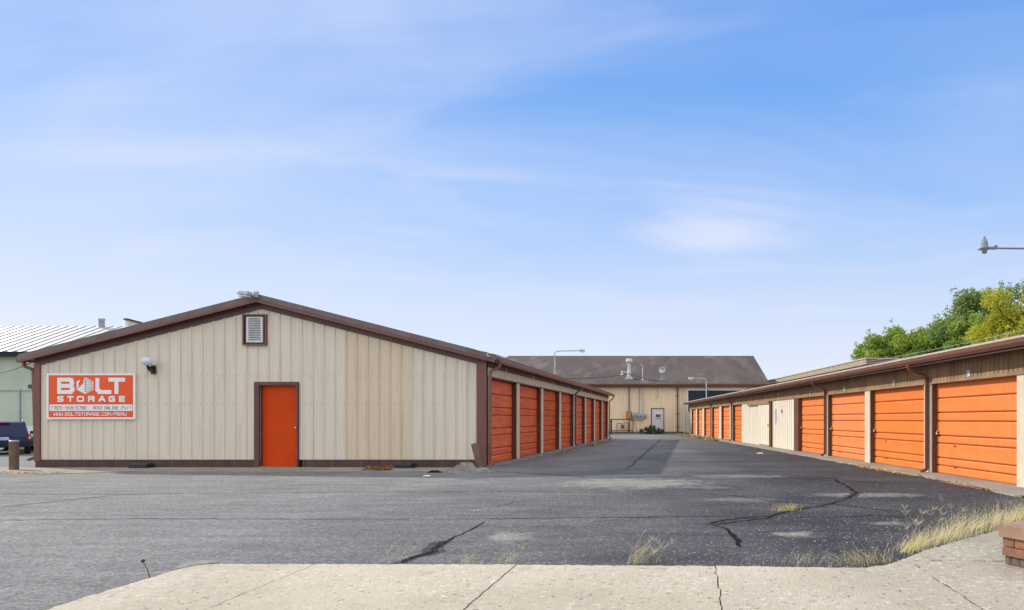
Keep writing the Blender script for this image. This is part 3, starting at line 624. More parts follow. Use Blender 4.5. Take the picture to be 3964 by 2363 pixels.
# second line, wide letters
for c,a,b in (('S',450,585),('T',660,800),('O',868,1025),('R',1108,1248),('A',1325,1480),('G',1545,1680),('E',1765,1895)):
    gl=GL[c] if c!='A' else [[(0,0),(1.7,6),(2.3,6),(4,0)],[(.9,2),(3.1,2)]]
    hw=17
    for pl in gl: L_([(a+hw+(b-a-2*hw)*px/4., 867-hw-(867-740-2*hw)*pz/6.) for px,pz in pl],34*q)
mb.build('company_lettering',M['white'],SG); mb=MB()
text(mb,'WWW.BOLTSTORAGE.COM/PERU',sx(380),sx(1925),sz(1155),sz(1097),12.5*q,y,gap=.36)
# hexagonal crate emblem
mb.build('web_address',M['white'],SG); mb=MB(); mb.poly([(sx(a),y+.0005,sz(b)) for a,b in ((1042,340),(1218,435),(1215,605),(1040,698),(862,605),(858,432))])
mb.build('crate_emblem',M['white'],SG)
mb=MB(); mb.poly([(sx(a),y-.007,sz(b)) for a,b in ((950,366),(1035,336),(985,440),(1004,432),(1012,445),(880,590),(925,492),(898,505))]); mb.build('lightning_emblem',M['signorange'],SG)
mb=MB()
for z0,z1 in ((378,440),(430,462),(487,490),(546,540),(602,568),(655,600)): stroke(mb,[(sx(1052),sz(z0)),(sx(1193),sz(z1))],8*q,y-.006)
stroke(mb,[(sx(1048),sz(375)),(sx(1048),sz(658))],8*q,y-.006); stroke(mb,[(sx(1193),sz(440)),(sx(1193),sz(600))],5*q,y-.006)
mb.build('emblem_lines',M['signdark'],SG)
mb=MB(); mb.box(sx(282),sx(2050),-.0118,-.009,sz(1058),sz(922)); mb.build('white_band',M['white'],SG)
mb=MB(); y=-.0125; text(mb,'(765)-548-5790',sx(322),sx(1070),sz(1025),sz(962),8.5*q,y,gap=.4); mb.build('phone_lettering',M['signred'],SG)
mb=MB(); stroke(mb,[(sx(1125),sz(1040)),(sx(1125),sz(945))],4*q,y); mb.build('divider_line',M['signgrey'],SG); mb=MB(); text(mb,'RENT',sx(1212),sx(1410),sz(1024),sz(962),8*q,y,gap=.4); mb.build('grey_lettering',M['signgrey'],SG); mb=MB(); text(mb,'ONLINE',sx(1455),sx(1752),sz(1024),sz(962),8*q,y,gap=.4); mb.build('grey_lettering',M['signgrey'],SG); mb=MB(); text(mb,'24/7',sx(1812),sx(2018),sz(1024),sz(962),8*q,y,gap=.45); mb.build('grey_lettering',M['signgrey'],SG)

# globe wall lamp
WL=thing('wall_lamp','milky globe lamp on a black bracket high on the beige gable wall','lamp',(-13.93,15.96,2.45))
mb=MB(); mb.box(-.06,.06,-.015,0.01,-.03,.20); mb.lathe([(.05,.0),(.045,.03),(.045,.11),(.055,.13)],(0,-.07,.03),12); mb.tube([(0,-.07,.05),(.0,-.15,.11),(.02,-.20,.20)],[.035,.03,.03],8); mb.build('lamp_bracket',M['black'],WL,bevel=.006)
mb=MB(); mb.lathe([(.001,-.105),(.06,-.095),(.10,-.06),(.118,0),(.105,.055),(.075,.09),(.03,.105),(.001,.107)],(.03,-.22,.28),24); gl_=mb.build('globe',M['globe'],WL)
mb=MB(); mb.lathe([(.015,0),(.022,.015),(.015,.025)],(-.105,-.22,.285),10,axis='x'); mb.build('photocell',M['black'],gl_)

# dusk light at the ridge
FL=thing('floodlight','grey area floodlight mounted at the peak of the gable','light',(-11.15,15.80,4.38))
mb=MB(); mb.box(-.04,.07,-.06,.0,-.02,.14); mb.build('mount',M['galv'],FL,bevel=.01)
mb=MB(); mb.add([(-.30,-.30,.03),(-.03,-.30,.0),(-.03,-.06,.0),(-.30,-.06,.03),(-.29,-.28,.11),(-.04,-.27,.10),(-.04,-.08,.11),(-.29,-.08,.12)],[(0,3,2,1),(4,5,6,7),(0,1,5,4),(1,2,6,5),(2,3,7,6),(3,0,4,7)]); mb.build('lamp_housing',M['galv'],FL,bevel=.02)
mb=MB(); mb.box(-.28,-.06,-.27,-.09,-.035,.01); mb.build('lens',M['clearlens'],FL,bevel=.015)

# loose cable and bracket on the corner of the roof
mb=MB(); mb.box(-6.02,-5.10,15.82,15.86,0,.012) if False else None
pth=[(-5.75,15.80,3.10),(-5.45,15.80,3.01),(-5.22,15.79,2.965),(-5.16,15.78,2.93),(-5.1,16.0,2.935),(-5.07,16.9,2.93),(-5.02,17.8,2.90),(-5.05,19.2,2.92)]
mb.tube(bend(pth,.05,3),.011,6); mb.tube(bend([(-5.20,15.78,2.95),(-5.23,15.76,2.90),(-5.19,15.76,2.85),(-5.15,15.77,2.88)],.02,3),.014,6); tag(mb.build('loose_cable',M['whitemetal']),'loose pale cable draped over the front right corner of the gabled roof','cable')

# black bait boxes against the base board
def bait(loc,label,rz=0.):
    t=thing('bait_box',label,'box',loc,rz,'bait boxes along the base of the gable wall')
    mb=MB(); pr=[(-.13,0),(.13,0),(.13,.09),(.10,.125),(-.09,.125),(-.13,.09)]
    mb.prism([(a*1.0,b) for a,b in pr],lambda p:(-.21,p[0],p[1]),lambda p:(.21,p[0],p[1])); mb.build('case',M['black'],t,bevel=.012)
    mb=MB(); mb.box(-.215,.215,-.137,-.132,.082,.09); mb.build('lid_seam',M['cladding'],t)
    mb=MB(); mb.lathe([(.001,0),(.03,0),(.032,.03),(.02,.04)],(.211,0,.05),12,axis='x'); mb.build('entry_hole',M['rubber'],t)
bait((-14.1,15.80,0.0),'black plastic bait box on the ground to the left of the orange entry door',.05)
bait((-7.34,15.80,0.0),'black plastic bait box on the ground beside the orange dead leaves',-.04)
# bollards
BO=thing('bollard','brown steel bollard standing upright beside the left corner of the gable','bollard',(*G(34,1143)[:2],0))
mb=MB(); mb.lathe([(.088,-.05),(.088,.72),(.0885,.725)],n=28); mb.build('post',M['bollard'],BO)
mb=MB(); mb.lathe([(.092,.70),(.094,.725),(.080,.733),(.001,.735)],n=28); mb.build('cap',M['galv'],BO)
b2=MB(); b2.lathe([(.085,-.1),(.085,.66),(.075,.67),(.001,.672)],n=28); o=b2.build('tilted_bollard',M['bollard'],None,loc=(-5.27,15.42,0)); o.rotation_euler=(.1,-.21,0)
tag(o,'short brown steel bollard leaning left at the right corner of the gable','bollard')
# chunk of broken concrete at its foot
def rubble(loc,sc,seed,label,name='concrete_chunk'):
    r=random.Random(seed); mb=MB(); P=[]; n=12
    base=[(math.cos(2*math.pi*i/n),math.sin(2*math.pi*i/n)) for i in range(n)]
    for i,(a,b) in enumerate(base): k=r.uniform(.8,1.15); P.append((a*sc[0]*k,b*sc[1]*k,-.02))
    for i,(a,b) in enumerate(base):
        k=r.uniform(.72,.95); x=a*sc[0]*k; hz=sc[2]*max(.25,(1-abs(x-sc[0]*.1)/sc[0])*1.1)*r.uniform(.8,1.05); P.append((x,b*sc[1]*k,hz))
    for i,(a,b) in enumerate(base):
        k=r.uniform(.25,.4); x=a*sc[0]*k; P.append((x+sc[0]*.1,b*sc[1]*k,sc[2]*r.uniform(.85,1.1)))
    F=[(i,(i+1)%n,n+(i+1)%n,n+i) for i in range(n)]+[(n+i,n+(i+1)%n,2*n+(i+1)%n,2*n+i) for i in range(n)]+[tuple(range(2*n,3*n))]
    mb.add(P,F); o=mb.build(name,M['rubble'],None,loc=loc); return tag(o,label,'concrete chunk')
def wedge(loc,prof,d,seed,label):
    r=random.Random(seed); mb=MB(); n=7; rows=[]
    for j in range(n+1):
        t_=j/n; rows.append([(x+r.uniform(-.02,.02)+t_*.10,-d/2+d*t_+r.uniform(-.02,.02),max(-.02,z*(1-.25*abs(t_-.4))+r.uniform(-.012,.012)) if z>0 else -.02) for x,z in prof])
    k=len(prof); P=[p for q in rows for p in q]; F=[(j*k+i,j*k+i+1,(j+1)*k+i+1,(j+1)*k+i) for j in range(n) for i in range(k-1)]+[tuple(range(k-1,-1,-1)),tuple(range(n*k,n*k+k))]
    mb.add(P,F); return tag(mb.build('concrete_chunk',M['rubble'],None,loc=loc),label,'concrete chunk')
wedge((-5.42,14.6,0),[(-.40,0),(-.36,.04),(-.24,.10),(-.12,.17),(-.02,.235),(.05,.24),(.09,.17),(.13,.10),(.22,.085),(.33,.06),(.40,0)],.5,4,'wedge of broken concrete heaved up at the foot of the leaning bollard')
rubble((-5.02,14.75,0),(.26,.25,.09),8,'low flat piece of broken concrete to the right of the heaved wedge')
rubble((-6.05,14.5,0),(.22,.07,.05),12,'thin dark sliver of broken asphalt left of the heaved concrete wedge').data.materials[0]=M['crack']

# ================================================================== right storage building (its own frame: x runs along the doors, y out toward the drive)
TH=math.atan2(.98875,-.1496)
RB=thing('storage_building','long low storage building on the right with brown fascia and sunlit orange roller doors','building',(7.62,0,0),TH)
s=lambda Y:Y/.98875
RM=ROOT[RB.name]
sA,sB=s(10.2),s(51.6)
DH=2.06
# posts and doors: (near edge, far edge) of every opening, as depths
near=[(11.22,14.08),(14.42,17.27),(17.62,20.45),(20.80,23.45)]
far=[(32.75,34.95),(35.75,38.15),(38.9,41.3),(42.0,44.4),(45.1,47.5),(48.2,50.4)]
def pbox(x0,x1,y0,y1,z0,z1,name,m,bev=.004,parent=RB): return MB().box(x0,x1,y0,y1,z0,z1).build(name,m,parent,bevel=bev)
def rdoor(a,b,latch=True,latchonly=False):
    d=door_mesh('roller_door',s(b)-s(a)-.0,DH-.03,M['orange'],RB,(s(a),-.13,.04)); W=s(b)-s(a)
    mb=MB(); mb.box(W-.10,W-.045,.012,.05,.93,.97); mb.tube([(W-.07,.05,.95),(W-.07,.06,.90),(W-.07,.05,.86)],.012,6)
    if latch: mb.lathe([(.001,0),(.03,0),(.03,.03),(.001,.032)],(W-.065,.05,.88),10,axis='y'); 
    mb.build('latch',M['chrome'],d)
    for z in (.62,.16):
        MB().box(W*.74,W*.74+.045,.012,.035,z,z+.022).build('pull_handle',M['black'],d)
    pbox(s(b)-.002,s(b)+.02,-.15,-.004,0.02,DH,'door_jamb',M['fascia_right'])
    return d
for i,(a,b) in enumerate(near+far): rdoor(a,b,i in (0,1,2,3,6,8))
posts=[(10.86,11.22)]+[(near[i][1]+.0,near[i+1][0]) for i in range(3)]+[(23.47,24.0)]+[(34.97,35.73),(38.17,38.88),(41.32,41.98),(44.42,45.08),(47.52,48.18),(50.42,50.95)]
for a,b in posts:
    pbox(s(a)+.022,s(b),-.12,.012,.0,DH,'door_post',M['cream'] if a!=23.47 else M['fascia_right'])
    if a==10.86: pbox(s(a)+.022,s(a)+.05,.013,.022,.02,DH,'corner_bead',M['cream'])
# ribbed stretch with the sliding door
mb=MB(); rw=lambda x,d,z:(x,d,z)
siding(mb,s(24.0),s(32.75),.04,DH,rw,pitch=.2864,prof=[(0,0),(.014,.02),(.04,.02),(.054,0)]); mb.build('ribbed_wall',M['siding_right'],RB)
mb=MB(); siding(mb,s(27.3),s(29.2),.10,DH-.12,lambda x,d,z:(x,d+.06,z),pitch=.2864,prof=[(0,0),(.014,.016),(.04,.016),(.054,0)]); 
for a,b in ((s(27.3),s(27.3)+.01),(s(29.2)-.01,s(29.2))): mb.box(a,b,.03,.075,.10,DH-.12)
sd=mb.build('sliding_door',M['siding_right'],RB)
MB().box(s(27.36),s(27.44),.08,.12,.93,1.05).build('handle',M['cream'],sd,bevel=.005)
pbox(s(27.3),s(31.2),.03,.10,DH-.13,DH+.01,'door_track',M['frieze'],.01)
pbox(s(27.0),s(27.26),.022,.085,.03,DH-.01,'sliding_door_post',M['fascia_right'])
# frieze of grooved wood
mb=MB(); x=s(10.25); z0,z1=DH+.003,2.50
while x<sB-.02:
    e=min(x+.135,sB); mb.box(x,e-.016,-.02,.02+.004*math.sin(x*7),z0+.055,z1); x=e
mb.box(s(10.25),sB,-.03,.006,z0+.05,z1)
mb.build('frieze',M['frieze'],RB,bevel=.004)
pbox(s(10.25),sB,-.13,.035,z0-.01,z0+.055,'lintel_board',M['wood'] if False else M['frieze'],.006)
# walls behind
mb=MB(); mb.box(s(10.25),sB,-6.,-.155,.0,2.5); mb.build('inner_wall',M['jamb'],RB)
mb=MB(); siding(mb,-6.,.0,.0,2.5,lambda x,d,z:(sB+d,x,z)); mb.build('end_wall',M['siding_right'],RB); mb=MB(); siding(mb,-6.,.0,.0,2.5,lambda x,d,z:(s(10.24)-d,x,z)); mb.build('end_wall',M['siding_right'],RB)
# roof, fascia, gutter
ov=.40
mb=MB(); pr=[(ov,2.645),(ov,2.69),(-6.3,3.0),(-6.3,2.93)]; mb.prism(pr,lambda p:(s(9.9),p[0],p[1]),lambda p:(sB+.35,p[0],p[1])); mb.build('roof',M['roofedge'],RB)
pbox(s(9.9),sB+.35,ov-.03,ov-.004,2.50,2.64,'fascia',M['fascia_right'],.003)
mb=MB(); gp=[(ov,2.505),(ov,2.63),(ov+.006,2.63),(ov+.006,2.512),(ov+.06,2.512),(ov+.085,2.57),(ov+.085,2.628),(ov+.098,2.634),(ov+.098,2.56),(ov+.068,2.50)]
mb.prism(gp,lambda p:(s(9.9),p[0],p[1]),lambda p:(sB+.36,p[0],p[1])); mb.build('gutter',M['fascia_right'],RB)
pbox(s(9.9),sB+.33,ov-.08,ov-.035,2.468,2.49,'soffit_strip',M['whitemetal'] if False else M['galv'],.003)
pbox(s(9.9),sB+.33,.02,ov-.03,2.492,2.505,'soffit',M['fascia_right'],0)
pbox(s(9.9),s(9.92),-6.2,ov,2.5,2.66,'end_fascia',M['fascia_right'],0)
for Y in (14.12,20.5,34.99,41.36):
    x=s(Y)+.09; mb=MB(); mb.tube(bend([(x+.12,ov+.045,2.50),(x+.12,ov+.045,2.42),(x+.10,ov-.06,2.33),(x,.09,2.26),(x,.065,2.16),(x,.065,.14),(x,.065,.10),(x-.0+.02,.20,.045)],.07,4),.046,4,square=True); mb.build('downspout',M['gutter'],RB,bevel=.007)
# number plates
nums=['27','28','29','30','','','','','','']
ords=['above the nearest orange door of the low building','above the second orange door of the low building','above the third orange door of the low building','above the fourth orange door, next to the ribbed panels','above the first orange door past the ribbed panels','above the second orange door past the ribbed panels','above the third orange door past the ribbed panels','above the fourth orange door past the ribbed panels','above the fifth orange door past the ribbed panels','above the farthest orange door past the ribbed panels']
for i,(a,b) in enumerate(near+far):
    sc_=(s(a)+s(b))/2
    w=RM@Vector((sc_,.032,DH+.07)); t=thing('number_plate',('white number plate reading 27 ' if i==0 else 'small white number plate ')+ords[i],'number plate',tuple(w),TH+math.pi,'number plates above the orange doors')
    k=1. if i<4 else .8
    MB().box(-.055*k,.055*k,-.006,.0,0,.125*k).build('plate',M['white'],t)
    if nums[i]:
        mb=MB(); text(mb,nums[i],-.040,.040,.022,.104,.010,-.0075,gap=.45); mb.build('digits',M['signdark'] if False else M['black'],t)
# notices on the ribbed wall
w=RM@Vector((s(25.55),.028,1.42)); t=thing('notice','small red and white notice on the ribbed cream wall','notice',tuple(w),TH+math.pi); MB().box(-.11,.11,-.003,0,0,.25).build('sheet',M['white'],t); MB().box(-.09,.09,-.006,-.003,.09,.24).build('red_panel',M['signred2'],t)
w=RM@Vector((s(26.55),.028,1.1)); tag(MB().box(-.13,.13,-.003,0,0,.62).build('notice',M['doorwhite'],None,loc=tuple(w)),'faded tall pale notice beside the brown sliding door post','notice').rotation_euler=(0,0,TH+math.pi)
# ================================================================== building at the end of the drive
BB=thing('rear_building','beige metal building with a big faded brown roof closing the end of the drive','building',(-6.6,53.5,0))
YR=53.5; XL,XR=-19.8,6.57
bw=lambda x,d,z:(x,YR-d,z)
mb=MB(); dx0,dx1=(1584.7-CU)/28.04,(1613.6-CU)/28.04
siding(mb,XL,-.62,.18,4.02,bw,pitch=.305,openings=[(dx0,dx1,.18,2.17)],prof=[(0,0),(.03,.03),(.08,.03),(.11,0),(.15,0),(.16,.012),(.18,.012),(.19,0)])
mb.build('ribbed_wall',M['siding_back'],BB,True)
MB().box(-.60,XR,YR-.0,YR+.2,0,4.02).build('smooth_wall',M['offwhite'],BB,True)
MB().box(-.66,-.55,YR-.06,YR-.001,.1,4.0).build('corner_trim',M['siding_back'],BB,True,bevel=.01)
MB().box(-.42,XR-.3,YR-.05,YR-.002,1.9,3.86).build('window_surround',M['white'],BB,True)
wb=MB().box(-.30,XR-.4,YR-.07,YR-.052,1.95,3.75).build('window_band',M['glassdark'],BB,True)
mb=MB(); mb.box(XL,dx0-.05,YR-.05,YR-.002,0,.17); mb.box(dx1+.05,-.67,YR-.05,YR-.002,0,.17); mb.build('base_board',M['base'],BB,True)
mb=MB(); mb.poly([(XR,YR,0),(XR,81.,0),(XR,81.,4.1),(XR,67.2,8.0),(XR,YR,4.1)]); mb.poly([(XL,YR,0),(XL,YR,4.1),(XL,67.2,8.0),(XL,81,4.1),(XL,81,0)]); mb.quad((XL,81,0),(XL,81,4.1),(XR,81,4.1),(XR,81,0)); mb.build('gable_wall',M['siding_back'],BB,True)
mb=MB()
pr=[(52.9,4.30),(67.2,8.17),(81.5,4.3),(81.5,4.18),(67.2,8.03),(52.9,4.16)]
mb.prism(pr,lambda p:(XL-.15,p[0],p[1]),lambda p:(XR+.15,p[0],p[1])); mb.build('roof',M['shingle'],BB,True)
MB().box(XL-.16,XR+.16,52.86,52.895,4.06,4.31).build('fascia',M['gutter'],BB,True)
mb=MB(); mb.prism([(52.85,4.10),(52.85,4.26),(52.72,4.26),(52.74,4.14),(52.78,4.10)],lambda p:(XL-.2,p[0],p[1]),lambda p:(XR+.25,p[0],p[1])); mb.build('gutter',M['fascia_right'],BB,True)
MB().box(XL,XR,52.9,YR,4.03,4.06).build('soffit',M['brown'],BB,True)
xd=(1623.5+0-CU)/28.04
xd=((2350+1158/4.24)/1.592-CU)/28.04
mb=MB(); mb.tube([(xd,52.8,4.1),(xd,53.0,3.95),(xd,YR-.1,3.8),(xd,YR-.1,.05)],.075,4,square=True); 
for z in (3.25,1.7,.6): mb.box(xd-.13,xd+.13,YR-.2,YR-.04,z,z+.07)
mb.build('downspout',M['bollard'],BB,True)
# white door with frame and notice
mb=MB(); mb.box(dx0-.06,dx0,YR-.06,YR+.05,0,2.22); mb.box(dx1,dx1+.06,YR-.06,YR+.05,0,2.22); mb.box(dx0,dx1,YR-.06,YR+.05,2.16,2.22); mb.build('door_frame',M['rust'],BB,True)
bd=MB().box(dx0+.01,dx1-.01,YR-.02,YR+.03,.02,2.15).build('back_door',M['doorwhite'],BB,True)
mb=MB(); mb.lathe([(.001,-.1),(.04,-.09),(.04,-.06),(.015,-.05),(.03,0)],(dx1-.09,YR-.02,1.03),10,axis='y'); mb.build('door_knob',M['chrome'],bd,True)
t=thing('door_sign','white framed sign with a dark and red face on the pale far door','sign',((1600.2-CU)/28.04,YR-.03,1.36))
MB().box(-.27,.27,-.10,0,0,.42).build('sign_frame',M['white'],t,bevel=.03); MB().box(-.2,.2,-.115,-.1,.08,.34).build('sign_face',M['black'],t)
mb=MB(); mb.box(-.10,.02,-.122,-.115,.12,.30); mb.box(.03,.13,-.122,-.115,.2,.31); mb.box(-.15,-.11,-.122,-.115,.2,.3); mb.build('red_mark',M['signred2'],t)
# electrical equipment
def bx(px): return ((2350+px/4.24)/1.592-CU)/28.04
def bz(py): return CH+(CV-(1350+py/4.24)/1.592)/28.04
t=thing('electrical_cabinet','ochre electrical cabinet on the beige wall at the end of the drive','electrical box',(bx(361),YR-.05,bz(1152)))
MB().box(-.20,.20,-.28,0,0,.66).build('case',M['yellowbox'],t,bevel=.02); MB().box(-.17,.17,-.295,-.28,.05,.60).build('cover',M['yellowbox'],t,bevel=.01); MB().box(.02,.11,-.305,-.296,.33,.40).build('nameplate',M['whitemetal'],t)
mlab=['grey electric meter right beside the ochre cabinet','second grey electric meter from the ochre cabinet','third grey electric meter from the ochre cabinet, left half of the long box','rightmost grey electric meter in the row, farthest from the ochre cabinet']
for k,(a,b) in enumerate(((407,462),(470,522),(526,588),(590,652))):
    t=thing('electric_meter',mlab[k],'electric meter',(bx((a+b)/2),YR-.05,bz(1145-(4 if k<2 else 0))),0,'electric meters on the end wall')
    hw=(bx(b)-bx(a))/2; MB().box(-hw+.004,hw-.004,-.14,0,0,.50 if k<2 else .42).build('case',M['galv'],t,bevel=.015)
    mb=MB(); mb.lathe([(.105,0),(.11,-.03),(.10,-.09),(.06,-.11),(.001,-.11)],(0,-.14,.20),18,axis='y'); mb.build('glass_dial',M['shinglevent'],t)
    mb=MB(); mb.lathe([(.07,-.113),(.001,-.114)],(0,-.14,.20),14,axis='y'); mb.build('dial_face',M['cladding'],t)
mb=MB(); xx=bx(365); mb.tube([(xx,YR-.14,bz(1028)),(xx,YR-.14,4.05)],.045,8); mb.tube([(xx,YR-.12,bz(1152)),(xx,YR-.12,.1)],.035,8)
tag(mb.build('conduit',M['bollard']),'dark brown conduit running above and below the ochre cabinet','conduit',group='conduits on the end wall')
mb=MB(); xx=bx(590); mb.tube([(xx,YR-.12,bz(1068)),(xx,YR-.12,4.05)],.05,8); tag(mb.build('conduit',M['whitemetal']),'pale thick conduit rising from the meter row to the eave','conduit',group='conduits on the end wall')
mb=MB(); xx=bx(528); mb.tube([(xx,YR-.1,bz(1050)),(xx,YR-.1,4.05)],.02,6); tag(mb.build('conduit',M['bollard']),'thin dark conduit left of the pale one on the end wall','conduit',group='conduits on the end wall')
mb=MB(); mb.tube([(bx(385),YR-.1,bz(1180)),(bx(450),YR-.1,bz(1172)),(bx(600),YR-.1,bz(1182))],.018,6); mb.tube([(bx(450),YR-.1,bz(1180)),(bx(470),YR-.08,bz(1280)),(bx(500),YR-.08,bz(1370))],.014,5); tag(mb.build('loose_cable',M['wire']),'dark cables sagging beneath the electric meters','cable')
mb=MB(); mb.tube([(bx(838),YR-.07,bz(590)),(bx(830),YR-.07,bz(690)),(bx(818),YR-.07,bz(830))],.014,5); tag(mb.build('hanging_wire',M['wire']),'short dark wire hanging above the pale door on the end wall','wire')
# flue pipe, mast, dish on the roof
def roofz(y): return 4.30+(y-52.9)*.2706
yf=55.2
t=thing('flue_pipe','tall rust stained metal flue with a round cap on the brown roof','pipe',((2350+365/4.24)/1.592*yf/F_-CU*yf/F_,yf,roofz(yf)-.1))
sc_=yf/F_/1.592/4.24
hh=(430-215)*sc_+.35
mb=MB(); mb.lathe([(.17,0),(.17,.28),(.15,.30),(.15,hh)],n=18); mb.build('stack',M['rusty_tin'],t)
mb=MB(); mb.lathe([(.15,hh-.02),(.29,hh+.02),(.31,hh+.12),(.27,hh+.14),(.30,hh+.2),(.25,hh+.31),(.001,hh+.36)],n=20); mb.build('rain_cap',M['whitemetal'],t)
mb=MB(); mb.lathe([(.5,-.02),(.38,.08),(.20,.25),(.17,.3)],n=14); mb.build('flashing',M['galv'],t)
mb=MB(); mb.lathe([(.04,.0),(.10,.02),(.10,.14),(.06,.2),(.001,.2)],(-.62,-.2,.52),12); mb.lathe([(.2,-.12),(.1,-.02),(.05,0)],(-.62,-.2,.50),14); mb.tube([(-.62,-.2,.62),(-.3,-.2,.66),(-.1,-.1,.5)],.05,8); mb.box(-.2,-.02,-.3,-.18,.35,.6); t2=mb.build('area_light',M['whitemetal']); t2.location=t.location; tag(t2,'white barn light clamped to the base of the roof flue','light')
ym=54.6
t=thing('vent_mast','thin white mast with a weatherhead rising from the roof edge','mast',(((2350+583/4.24)/1.592-CU)*ym/F_,ym,roofz(ym)-.12))
mb=MB(); h2=(505-295)*sc_+.1; mb.lathe([(.26,0),(.24,.06),(.08,.10),(.07,.16)],n=14); mb.build('boot',M['shinglevent'],t)
mb=MB(); mb.tube([(0,0,.1),(0,0,h2)],.05,8); mb.build('pipe',M['shinglevent'],t); mb=MB(); mb.tube([(0,0,h2-.02),(0,0,h2+.1),(-.06,-.08,h2+.16),(-.1,-.14,h2+.08)],.075,8); mb.build('weatherhead',M['galv'],t)
yd=54.4
t=thing('satellite_dish','small grey satellite dish on a bracket at the roof edge','satellite dish',(((2350+898/4.24)/1.592-CU)*yd/F_,yd,roofz(yd)-.1),.25)
mb=MB(); mb.tube([(0,0,0),(0,0,.55),(.0,-.05,.68)],.035,8); mb.tube([(-.12,.0,0),(0,0,.3)],.02,6); mb.build('mast',M['galv'],t)
mb=MB(); ring=[]; 
for r_,d_ in ((.001,0),(.12,-.01),(.22,-.035),(.30,-.07),(.305,-.06),(.22,-.02),(.001,.012)): ring.append((r_,d_))
mb.lathe([(a,b*1.2) for a,b in ring],(0,-.12,.98),24,axis='y'); d=mb.build('reflector',M['galv'],t)
mb=MB(); mb.tube([(-.02,-.14,.72),(-.18,-.42,.80)],.02,6); mb.box(-.27,-.12,-.50,-.40,.76,.92); mb.build('feed_arm',M['white'],t)
# overhead wires
def wire(a,b,sag,r,name,label,m='wire',n=14):
    a,b=Vector(a),Vector(b); P=[]
    for i in range(n+1):
        t_=i/n; p=a.lerp(b,t_); p.z-=sag*4*t_*(1-t_); P.append(p)
    tag(MB().tube(P,r,5).build(name,M[m]),label,'wire')
fx=((2350+365/4.24)/1.592-CU)*yf/F_
wire((fx-.1,yf-.2,roofz(yf)+.35),(-16.,49.,5.0),.45,.022,'overhead_wire','dark wire running left from the roof flue over the gabled building')
wire((fx,yf-.3,roofz(yf)+.4),(xd,52.8,4.2),.1,.022,'overhead_wire','dark wire from the roof flue down to the eave at the right')
wire(at(1696,932,52.6),at(1835,934,52.6),.95,.02,'hanging_wire','slack dark wire drooping above the dark window band')
wire(at(-40,907,24),at(78,881,16.5),.12,.014,'overhead_wire','dark wire from the left edge of the view to the left eave')
wire(at(2080,884,39),at(2580,782,22),.1,.011,'overhead_wire','upper grey wire crossing in front of the trees','palewire')
wire(at(2080,888,39),at(2580,800,22),.12,.010,'overhead_wire','lower grey wire crossing in front of the trees','palewire')
# pipe rail and gas meter
t=thing('pipe_rail','rusty pipe rail guarding the foot of the end wall','railing',at(1486,1061,50.9)[:2]+(0,))
mb=MB(); mb.tube([(0,0,0),(0,0,1.28)],.075,10); mb.build('post',M['rust'],t)
mb=MB(); mb.tube(bend([(0,.0,1.25),(1.75,.6,1.25),(1.75,.6,.05)],.1,4),.04,8); mb.tube([(0,0,.32),(1.75,.6,.32)],.03,8); mb.build('rail',M['rust'],t)
t=thing('gas_meter','small grey gas meter with pipes behind the pipe rail','gas meter',(-5.95,YR-.35,0))
mb=MB(); mb.box(-.15,.15,-.1,.1,.45,.75); mb.build('case',M['bollard'],t,bevel=.04); mb=MB(); mb.tube(bend([(-.5,.1,.0),(-.5,.1,.9),(-.1,.0,.9),(-.1,.0,.72)],.06,3),.025,6); mb.tube(bend([(.1,0,.72),(.1,0,.95),(.5,.1,.95),(.5,.1,0)],.06,3),.025,6); mb.build('piping',M['rust'],t)
tag(MB().tube([(bx(365),YR-.3,0),(bx(365),YR-.3,.95)],.07,10).build('guard_post',M['rust']),'short rusty guard post under the ochre cabinet','post')

# ================================================================== flat roofed building behind the right one
PB=thing('flat_roofed_building','cream flat roofed building with a weathered board fascia rising behind the right storage building','building',(16.5,0,0),TH)
o1,o2=s(38.),s(60.)
MB().box(o1+.3,o2,-8,-.25,0,4.62).build('wall',M['offwhite'],PB)
MB().box(o1,o2+.2,-8.2,.0,4.64,4.98).build('fascia',M['wood'],PB,bevel=.01)
MB().box(o1-.02,o2+.2,-8.25,.05,4.985,5.05).build('roof',M['roofedge'],PB); MB().box(o1-.03,o1-.004,-8.2,-.01,4.60,4.98).build('end_fascia',M['gutter'],PB)

# ================================================================== left background
GB=thing('green_building','pale green building with a white ribbed metal roof behind the parked cars','building',(-45,38.,-.5))
gx0,gx1=-75.,-27.
mb=MB(); mb.box(gx0,gx1,38.,50,-.8,5.35); mb.build('wall',M['greenwall'],GB,True)
mb=MB(); mb.prism([(37.6,5.35),(42.2,7.62),(46.8,5.35),(46.8,5.2),(42.2,7.47),(37.6,5.2)],lambda p:(gx0,p[0],p[1]),lambda p:(gx1,p[0],p[1])); 
x=gx0
while x<gx1:
    mb.prism([(37.58,5.34),(42.2,7.61),(42.2,7.67),(37.58,5.40)],lambda p:(x,p[0],p[1]),lambda p:(x+.06,p[0],p[1]),1); x+=.61
mb.build('roof',[M['metalroof'],M['ribdark']],GB,True)
MB().box(gx0,gx1,37.5,37.58,5.08,5.38).build('eave_gutter',M['cladding'],GB,True)
mb=MB(); X_,_,Z_=at(45,950,37.9); mb.box(X_-.04,X_+.04,37.92,37.99,-.4,Z_+.1); mb.box(X_-1.6,X_+.8,37.93,37.98,Z_,Z_+.05); mb.build('wall_pipe',M['galv'],GB,True)
X_,_,Z_=at(118,941,37.9)
X_,_,Z_=at(73,940,37.9); mb=MB(); mb.lathe([(.11,0),(.13,-.05),(.09,-.08),(.08,0)],(X_,37.95,Z_),14,axis='y'); mb.build('round_vent',M['cladding'],GB,True)
X_,_,_z=at(254,800,42.2); MB().lathe([(.16,0),(.16,.55),(.19,.56),(.19,.66),(.001,.68)],(X_,42.0,7.45),14).build('roof_pipe',M['galv'],GB,True)
